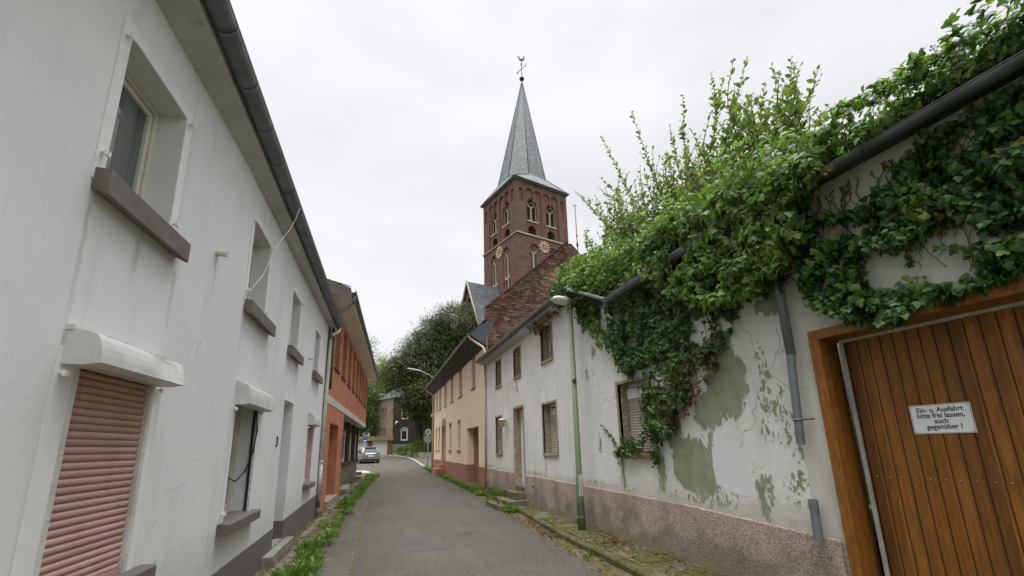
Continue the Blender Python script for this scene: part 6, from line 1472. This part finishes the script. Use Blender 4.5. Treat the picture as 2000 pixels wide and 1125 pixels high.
# ================================================================== trees
def tree(name, label, x, y, zb, blobs, n, size, mat, trunk_r, trunk_top, group=None, seed=1, hollow=.35, limbs=12, gapf=.0):
    """blobs: crown masses (dx,dy,dz,rx,ry,rz)"""
    r_ = np.random.default_rng(seed); rr = random.Random(seed)
    t = thing(name, label, 'tree', (x,y,zb), group)
    mb = MB(); tp_ = Vector((x,y,zb+trunk_top)); mb.tube([(x,y,zb-.3),(x+.05,y,zb+trunk_top*.35),(x-.05,y,zb+trunk_top*.7),tp_], [trunk_r*1.25,trunk_r,trunk_r*.8,trunk_r*.5], 10)
    tk = mb.build('trunk', BARK, t); mb = MB()
    for k in range(limbs):
        b = blobs[k % len(blobs)]; s = Vector((x,y,zb+trunk_top*rr.uniform(.45,1))); e = Vector((x+b[0]+rr.uniform(-.4,.4)*b[3],y+b[1]+rr.uniform(-.4,.4)*b[4],zb+b[2]+rr.uniform(-.2,.5)*b[5]))
        m = s.lerp(e,.5)+Vector((rr.uniform(-.5,.5),rr.uniform(-.5,.5),-.1*(e-s).length)); mb.tube([s,m,e], [trunk_r*.4,trunk_r*.22,.04], 6)
        for j in range(3): e2 = e+Vector((rr.gauss(0,1),rr.gauss(0,1),rr.gauss(0,.8)))*b[3]*.5; mb.tube([m.lerp(e,.6),e2], [.08,.02], 4)
    mb.build('limb', BARK, t)
    vol = np.array([b[3]*b[4]*b[5] for b in blobs])**.72; cnt = (vol/vol.sum()*n).astype(int); PP = []; NN = []
    for b, c in zip(blobs, cnt):
        # twig clusters near the surface of each mass
        nc = max(8, c//55); u = nrm(r_.normal(0,1,(nc,3))); rad = hollow+(1-hollow)*r_.random((nc,1))**.45; bump = 1+.20*np.array([mnoise.noise(Vector(v*2.2)+Vector((seed*3.1,b[0],b[2]))) for v in u])[:,None]
        cen_ = u*rad*bump*np.array(b[3:6])+np.array([x+b[0],y+b[1],zb+b[2]])
        idx = r_.integers(0, nc, c); cs = size*2.4*r_.uniform(.6,1.4,(nc,1)); P = cen_[idx]+r_.normal(0,1,(c,3))*cs[idx]*np.array([1,1,.55]); PP.append(P); NN.append(u[idx]*.6+r_.normal(0,.5,(c,3))+[0,0,.6])
    P = np.vstack(PP); N = np.vstack(NN); m = len(P)
    leafmesh('crown', mat, P, r_.normal(0,1,(m,3))*[1,1,.5]+[0,0,-.3], N, size*r_.uniform(.6,1.3,m), CLUST, CLUSTF, t)
    return t
zb = base(58)-.1
BL = [(.4,0,12.2,3.4,4,3.6),(1.8,0,15.4,2.6,3,2.8),(4.6,0,17.0,3.2,4,3.4),(-1.9,0,10.4,2.2,3,2.3),(-3.2,-.3,10.2,1.3,2,1.4),(-.9,-1,7.6,2.0,3,2.3),(1.8,-1.5,7.4,3.2,4,3.0),(4.5,-.5,9.5,3.5,4,4.2),(5.0,0,13.2,3.2,4,3.6),(-.1,-1,6.0,2.1,2,1.7),(2.6,-1,5.2,2.8,2,2.2),(5.2,-1,6,2.5,2,2.4),(3.6,-1.5,5.0,2.6,3,1.6),(-.4,.5,13.4,1.5,2,1.5),(-2.6,.5,11.4,1.3,2,1.2)]
tree('copper_beech', 'huge dark copper beech spreading over the brick villa at the street end', 5.6, 58, zb, BL, 120000, .25, BEECH, .55, 9, seed=5, limbs=22)
tree('maple_tree', 'yellow-green tree between the brick house and the villa chimney', .4, 92, 1.2, [(0,0,12,3.6,3.6,4.2),(1.8,0,15.2,3.2,3,3.2),(-1.8,0,9,3.2,3,3.6),(3.6,0,13,3.0,3,3.0),(.2,0,7,3.2,3,3.0)], 20000, .40, TREEY, .35, 9, 'trees beyond the garages', 8)
tree('broadleaf_tree', 'dark green tree rising behind the white garage doors', -3.4, 84, 1.2, [(0,0,8,3.2,3,4.2),(1.9,0,5.6,2.6,2.4,2.8),(-1.5,0,12,2.8,3,3.4),(2.4,0,10.2,2.2,2,2.2),(0,0,3.6,4.5,2,3)], 20000, .38, TREEG, .3, 8, 'trees beyond the garages', 9)
tree('conifer_like_tree', 'tall thin dark tree whose tip shows above the red brick house eaves', -2.0, 97, 1.2, [(0,0,18.0,1.6,1.6,4.5),(0,0,12,3,2.4,4),(.5,0,22.2,1.0,1,1.6)], 5000, .36, BEECH, .25, 14, 'trees beyond the garages', 12)
tree('broadleaf_tree', 'pale green tree standing just beside the villa gutter', 4.2, 99, 1.2, [(0,0,15,4.2,4,4.0),(-3,0,11,3,3,3.2),(3.5,0,12.5,3.5,3,3.2)], 8000, .38, TREEY, .3, 10, 'trees beyond the garages', 14)
def bush(name, label, x, y, blobs, n, size, mat, seed):
    r_ = np.random.default_rng(seed); t = thing(name, label, 'bush', (x,y,base(y))); PP = []; NN = []
    for b in blobs:
        c = n//len(blobs); u = nrm(r_.normal(0,1,(c,3))); u[:,2] = np.abs(u[:,2]); rad = .55+.45*r_.random((c,1))**.5
        bump = 1+.2*np.array([mnoise.noise(Vector(v*3)+Vector((seed,b[0],0))) for v in u])[:,None]
        PP.append(u*rad*bump*np.array(b[3:6])+np.array([x+b[0],y+b[1],base(y)+b[2]])); NN.append(u+r_.normal(0,.4,(c,3)))
    P = np.vstack(PP); m = len(P); leafmesh('foliage', mat, P, r_.normal(0,1,(m,3)), np.vstack(NN), size*r_.uniform(.6,1.3,m), CLUST, CLUSTF, t)
    mb = MB()
    for k in range(9): mb.tube([(x+rnd.uniform(-.2,.2),y,base(y)-.1),(x+rnd.uniform(-1,1),y+rnd.uniform(-.4,.4),base(y)+.9)], .02, 5)
    mb.build('stems', STEM, t); return t
bush('laurel_bush', 'broad yellow-green bush spreading over the stone planters', 6.4, 57, [(0,0,.4,1.9,1.2,2.0),(-1.4,-.2,.2,1.4,1,1.35),(1.6,0,.3,1.7,1,2.0),(-.4,-.8,.0,1.5,.8,1.0)], 8500, .15, BUSHL, 3)
bush('dark_bush', 'low dark bush at the foot of the villa wall', 4.4, 68, [(0,0,.3,1.0,.6,1.0),(1.1,0,.3,.9,.6,1.1)], 2400, .15, TREEG, 4)
bush('dark_bush', 'ivy-green bush against the shaded villa wall beneath the second window', 8.3, 70, [(0,0,.6,1.5,.8,2.6),(1.5,0,.6,1.3,.8,2.2)], 3600, .18, TREEG, 6)
lawn = strip('lawn', rng(64,76,1.5), lambda y: lerp([(64,2.7),(70,3.2),(76,3.4)], y), lambda y: 12, lambda x, y: base(y)+.05+.05*math.sin(x*2)+.02*y*0, m_plain('lawn_soil', (.06,.09,.02), .3, 3, .95, 20, .5, .03), 6)

# ================================================================== weeds, grass, dead leaves
def clumps(name, spots, n, mat, shape, faces, size, spread, up, seed, kind='stuff', label=None):
    r_ = np.random.default_rng(seed); P, T, N, S = [], [], [], []
    for (x,y,z,k) in spots:
        m = max(4, int(n*k)); a = r_.uniform(0, 2*np.pi, m); t = r_.uniform(.25,1.0,m)*spread; rr = r_.random(m)*.13*k
        P.append(np.c_[x+np.cos(a)*rr, y+np.sin(a)*rr, z+r_.random(m)*.05*k]); T.append(np.c_[np.cos(a)*t, np.sin(a)*t, np.full(m,up)*r_.uniform(.5,1.2,m)])
        N.append(np.c_[-np.cos(a)*up, -np.sin(a)*up, t+.3]+r_.normal(0,.15,(m,3))); S.append(size*k*r_.uniform(.5,1.25,m))
    return leafmesh(name, mat, np.vstack(P), np.vstack(T), np.vstack(N), np.concatenate(S), shape, faces, None, kind)
def zg(x, y): return base(y)-.075
L_sp = []
for k in range(760):
    y = 5.2+26.5*rnd.random()**1.05; xr = lerp(LX, y); xl = lerp(KL, y); t = rnd.random()**.8
    x = xl+.02+(xr+.06-xl)*t
    if mnoise.noise(Vector((x*1.4, y*.75, 3))) < (-.06 if y < 13 else -.3): continue
    L_sp.append((x, y, zg(x,y)-.03*t, rnd.choice((.3,.45,.6,.8,1.0))*rnd.uniform(.8,1.2)))
for (x,y,k) in ((-.98,6.6,1.35),(-.92,6.9,1.4),(-1.02,7.3,1.3),(-.85,7.5,1.2),(-.9,8.3,1.2),(-.95,8.8,1.3),(-.86,9.4,1.2),(-1.32,9.6,.9),(-1.3,10.6,.7),(-1.3,11.1,.6),(-.8,9.9,1.1),(-.75,10.6,1.2),(-.95,12.2,1.0)): L_sp.append((x,y,-.08,k))
clumps('weeds', L_sp[::2]+L_sp[1::4], 40, WEEDL, BROAD, BROADF, .080, 1.0, .6, 31); clumps('grass', L_sp[3::4], 34, WEEDL, BLADE, BLADEF, .17, .65, .9, 32)
R_sp = []
for k in range(620):
    y = 6.2+31*rnd.random()**1.1; x = lerp(RX, y)+(lerp(KX, y)-lerp(RX, y))*rnd.uniform(.1,1.05)
    if y < 9.0 and rnd.random() < .6: continue
    if mnoise.noise(Vector((x, y*.6, 9))) < -.22: continue
    R_sp.append((x, y, base(y)-.11, rnd.uniform(.4,.95)*(1.2 if y > 9.5 else .75)))
for k in range(60):
    y = rnd.uniform(14.2,17.6); R_sp.append((rnd.uniform(3.98,4.2), y, 0, rnd.uniform(.5,1.1)*(1.3 if 14.3 < y < 16 else .8)))
for (x,y,k) in ((4.12,12.0,.5),(4.1,11.5,.5),(4.15,10.9,.45),(3.62,9.35,.75),(4.15,9.0,.4),(3.75,8.0,.35),(4.12,7.65,.55),(3.78,7.1,.5),(4.05,6.5,.4),(3.7,7.35,.45),(4.16,5.9,.4)): R_sp.append((x,y,0,k))
for k in range(70): y = rnd.uniform(17.5,34); R_sp.append((4.45-rnd.uniform(0,.14), y, base(y)-.01, rnd.uniform(.25,.6)))
clumps('weeds', R_sp[::2], 18, WEEDL, BROAD, BROADF, .13, .95, .6, 41); clumps('grass', R_sp[1::2], 26, WEEDL, BLADE, BLADEF, .16, .6, .95, 42)
S_sp = []
for k in range(150):
    y = 5.4+22*rnd.random()**1.5; S_sp.append((lerp(SX, y)+rnd.uniform(-.025,.025), y, base(y)-.115, rnd.uniform(.15,.42)))
clumps('seam_moss', S_sp, 10, WEEDL, BROAD, BROADF, .10, 1.0, .35, 51)
sp = [(rnd.uniform(-1.42,-1.05), 5+10*rnd.random(), -.05, rnd.uniform(.4,1)) for k in range(170)]
clumps('dry_grass', sp, 14, STRAW, BLADE, BLADEF, .11, 1.3, .25, 61)
sp = []
for k in range(900): y = 64+11*rnd.random(); sp.append((rnd.uniform(3.1,9), y, base(y)+.06, rnd.uniform(.6,1.1)))
clumps('lawn_grass', sp, 8, WEEDL, BLADE, BLADEF, .3, .7, .9, 71)
P = []
for k in range(1500):
    r0 = rnd.random()
    if r0 < .34: y = rnd.gauss(9.2,.55); x = lerp(KX, y)-.02-abs(rnd.gauss(0,.07)); z = -.105+abs(rnd.gauss(0,.014))
    elif r0 < .70: y = rnd.uniform(3.5,12); x = lerp(RX, y)+rnd.uniform(-.12,.25); z = -.105 if x < lerp(KX,y)-.02 else .008
    elif r0 < .84: y = rnd.uniform(4,8); x = rnd.uniform(3.5,4.2); z = .006
    elif r0 < .90: y = rnd.gauss(7.1,.2); x = rnd.gauss(4.02,.08); z = .012
    else: y = rnd.uniform(5,20); x = rnd.uniform(-1.3,-.5); z = -.055
    P.append((x,y,z))
P = np.array(P); m = len(P); leafmesh('fallen_leaves', DEAD, P, rg.normal(0,1,(m,3))*[1,1,.12], rg.normal(0,.35,(m,3))+[0,0,1], rg.uniform(.03,.075,m), OVALS, OVALF, None, 'stuff')
mb = MB()
for k in range(420):
    r0 = rnd.random()
    if r0 < .5: y = rnd.uniform(4.0,8); x = rnd.uniform(3.55,3.95); z = -.02
    else: y = rnd.uniform(4.5,20); x = rnd.uniform(-1.3,-.7); z = -.06
    mb.ball((x,y,z+.008), rnd.uniform(.006,.022), 5, 4, 0, (1,rnd.uniform(.6,1),.6))
tag(mb.build('gravel', CONC), kind='stuff')
# ================================================================== light, sky, camera
W = bpy.data.worlds.new('World'); SC.world = W; W.use_nodes = True; nt = W.node_tree; nn = nt.nodes; nn.clear(); ln_ = nt.links.new
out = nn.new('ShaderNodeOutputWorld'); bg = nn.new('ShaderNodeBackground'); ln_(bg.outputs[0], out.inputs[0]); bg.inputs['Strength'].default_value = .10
sky = nn.new('ShaderNodeTexSky'); sky.sky_type = 'NISHITA'; sky.sun_disc = False; SE, SR = R(52), R(200)
sky.sun_elevation = SE; sky.sun_rotation = SR
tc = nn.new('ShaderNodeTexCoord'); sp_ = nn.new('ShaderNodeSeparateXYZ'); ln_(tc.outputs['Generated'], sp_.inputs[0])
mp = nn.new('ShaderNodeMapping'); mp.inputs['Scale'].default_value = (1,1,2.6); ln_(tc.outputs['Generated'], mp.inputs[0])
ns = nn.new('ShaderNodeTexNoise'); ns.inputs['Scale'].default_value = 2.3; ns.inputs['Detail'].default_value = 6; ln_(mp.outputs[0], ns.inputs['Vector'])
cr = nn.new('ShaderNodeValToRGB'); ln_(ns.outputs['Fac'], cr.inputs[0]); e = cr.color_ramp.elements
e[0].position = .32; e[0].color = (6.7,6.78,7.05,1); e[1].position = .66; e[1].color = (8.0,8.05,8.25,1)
# overcast vault; extra brightness added at the unseen zenith to light the walls
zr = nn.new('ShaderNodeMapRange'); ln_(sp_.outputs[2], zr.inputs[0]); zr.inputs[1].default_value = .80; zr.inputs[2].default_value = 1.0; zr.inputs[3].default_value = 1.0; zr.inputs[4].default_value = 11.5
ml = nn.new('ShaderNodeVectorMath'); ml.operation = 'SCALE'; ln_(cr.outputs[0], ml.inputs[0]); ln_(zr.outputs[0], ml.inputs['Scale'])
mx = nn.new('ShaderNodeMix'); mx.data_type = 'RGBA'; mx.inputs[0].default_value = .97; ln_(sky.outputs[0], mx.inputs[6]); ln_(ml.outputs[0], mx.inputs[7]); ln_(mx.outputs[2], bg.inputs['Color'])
sd = bpy.data.lights.new('sun', 'SUN'); sd.energy = .7; sd.angle = R(28); sd.color = (1,.97,.92)
so = bpy.data.objects.new('sun', sd); COL.objects.link(so)
az = math.pi-SR if False else SR
dvec = Vector((math.sin(SR)*math.cos(SE), math.cos(SR)*math.cos(SE), math.sin(SE)))   # towards the sun
so.rotation_euler = dvec.to_track_quat('Z', 'Y').to_euler()
cd_ = bpy.data.cameras.new('camera'); cam = bpy.data.objects.new('camera', cd_); COL.objects.link(cam)
Rm = Matrix(((0.95494197,-0.04466266,-0.29341282),(-0.29571536,-0.22733592,-0.92783124),(-0.02526386,0.97279167,-0.23030005)))
# columns of Rm are the camera's right, up and back axes in the world
M = Rm.to_4x4(); M.translation = Vector((0,0,1.6)); cam.matrix_world = M
cd_.sensor_width = 36; cd_.sensor_fit = 'HORIZONTAL'; cd_.lens = 36*866/2000; cd_.shift_y = (666-562.5)/2000; cd_.clip_start = .05; cd_.clip_end = 5000
SC.camera = cam
SC.view_settings.view_transform = 'Standard'; SC.view_settings.look = 'None'; SC.view_settings.exposure = .31; SC.view_settings.gamma = 1
SC.cycles.max_bounces = 6; SC.cycles.diffuse_bounces = 3; SC.cycles.glossy_bounces = 2; SC.cycles.transmission_bounces = 3; SC.cycles.transparent_max_bounces = 4
SC.cycles.use_denoising = True
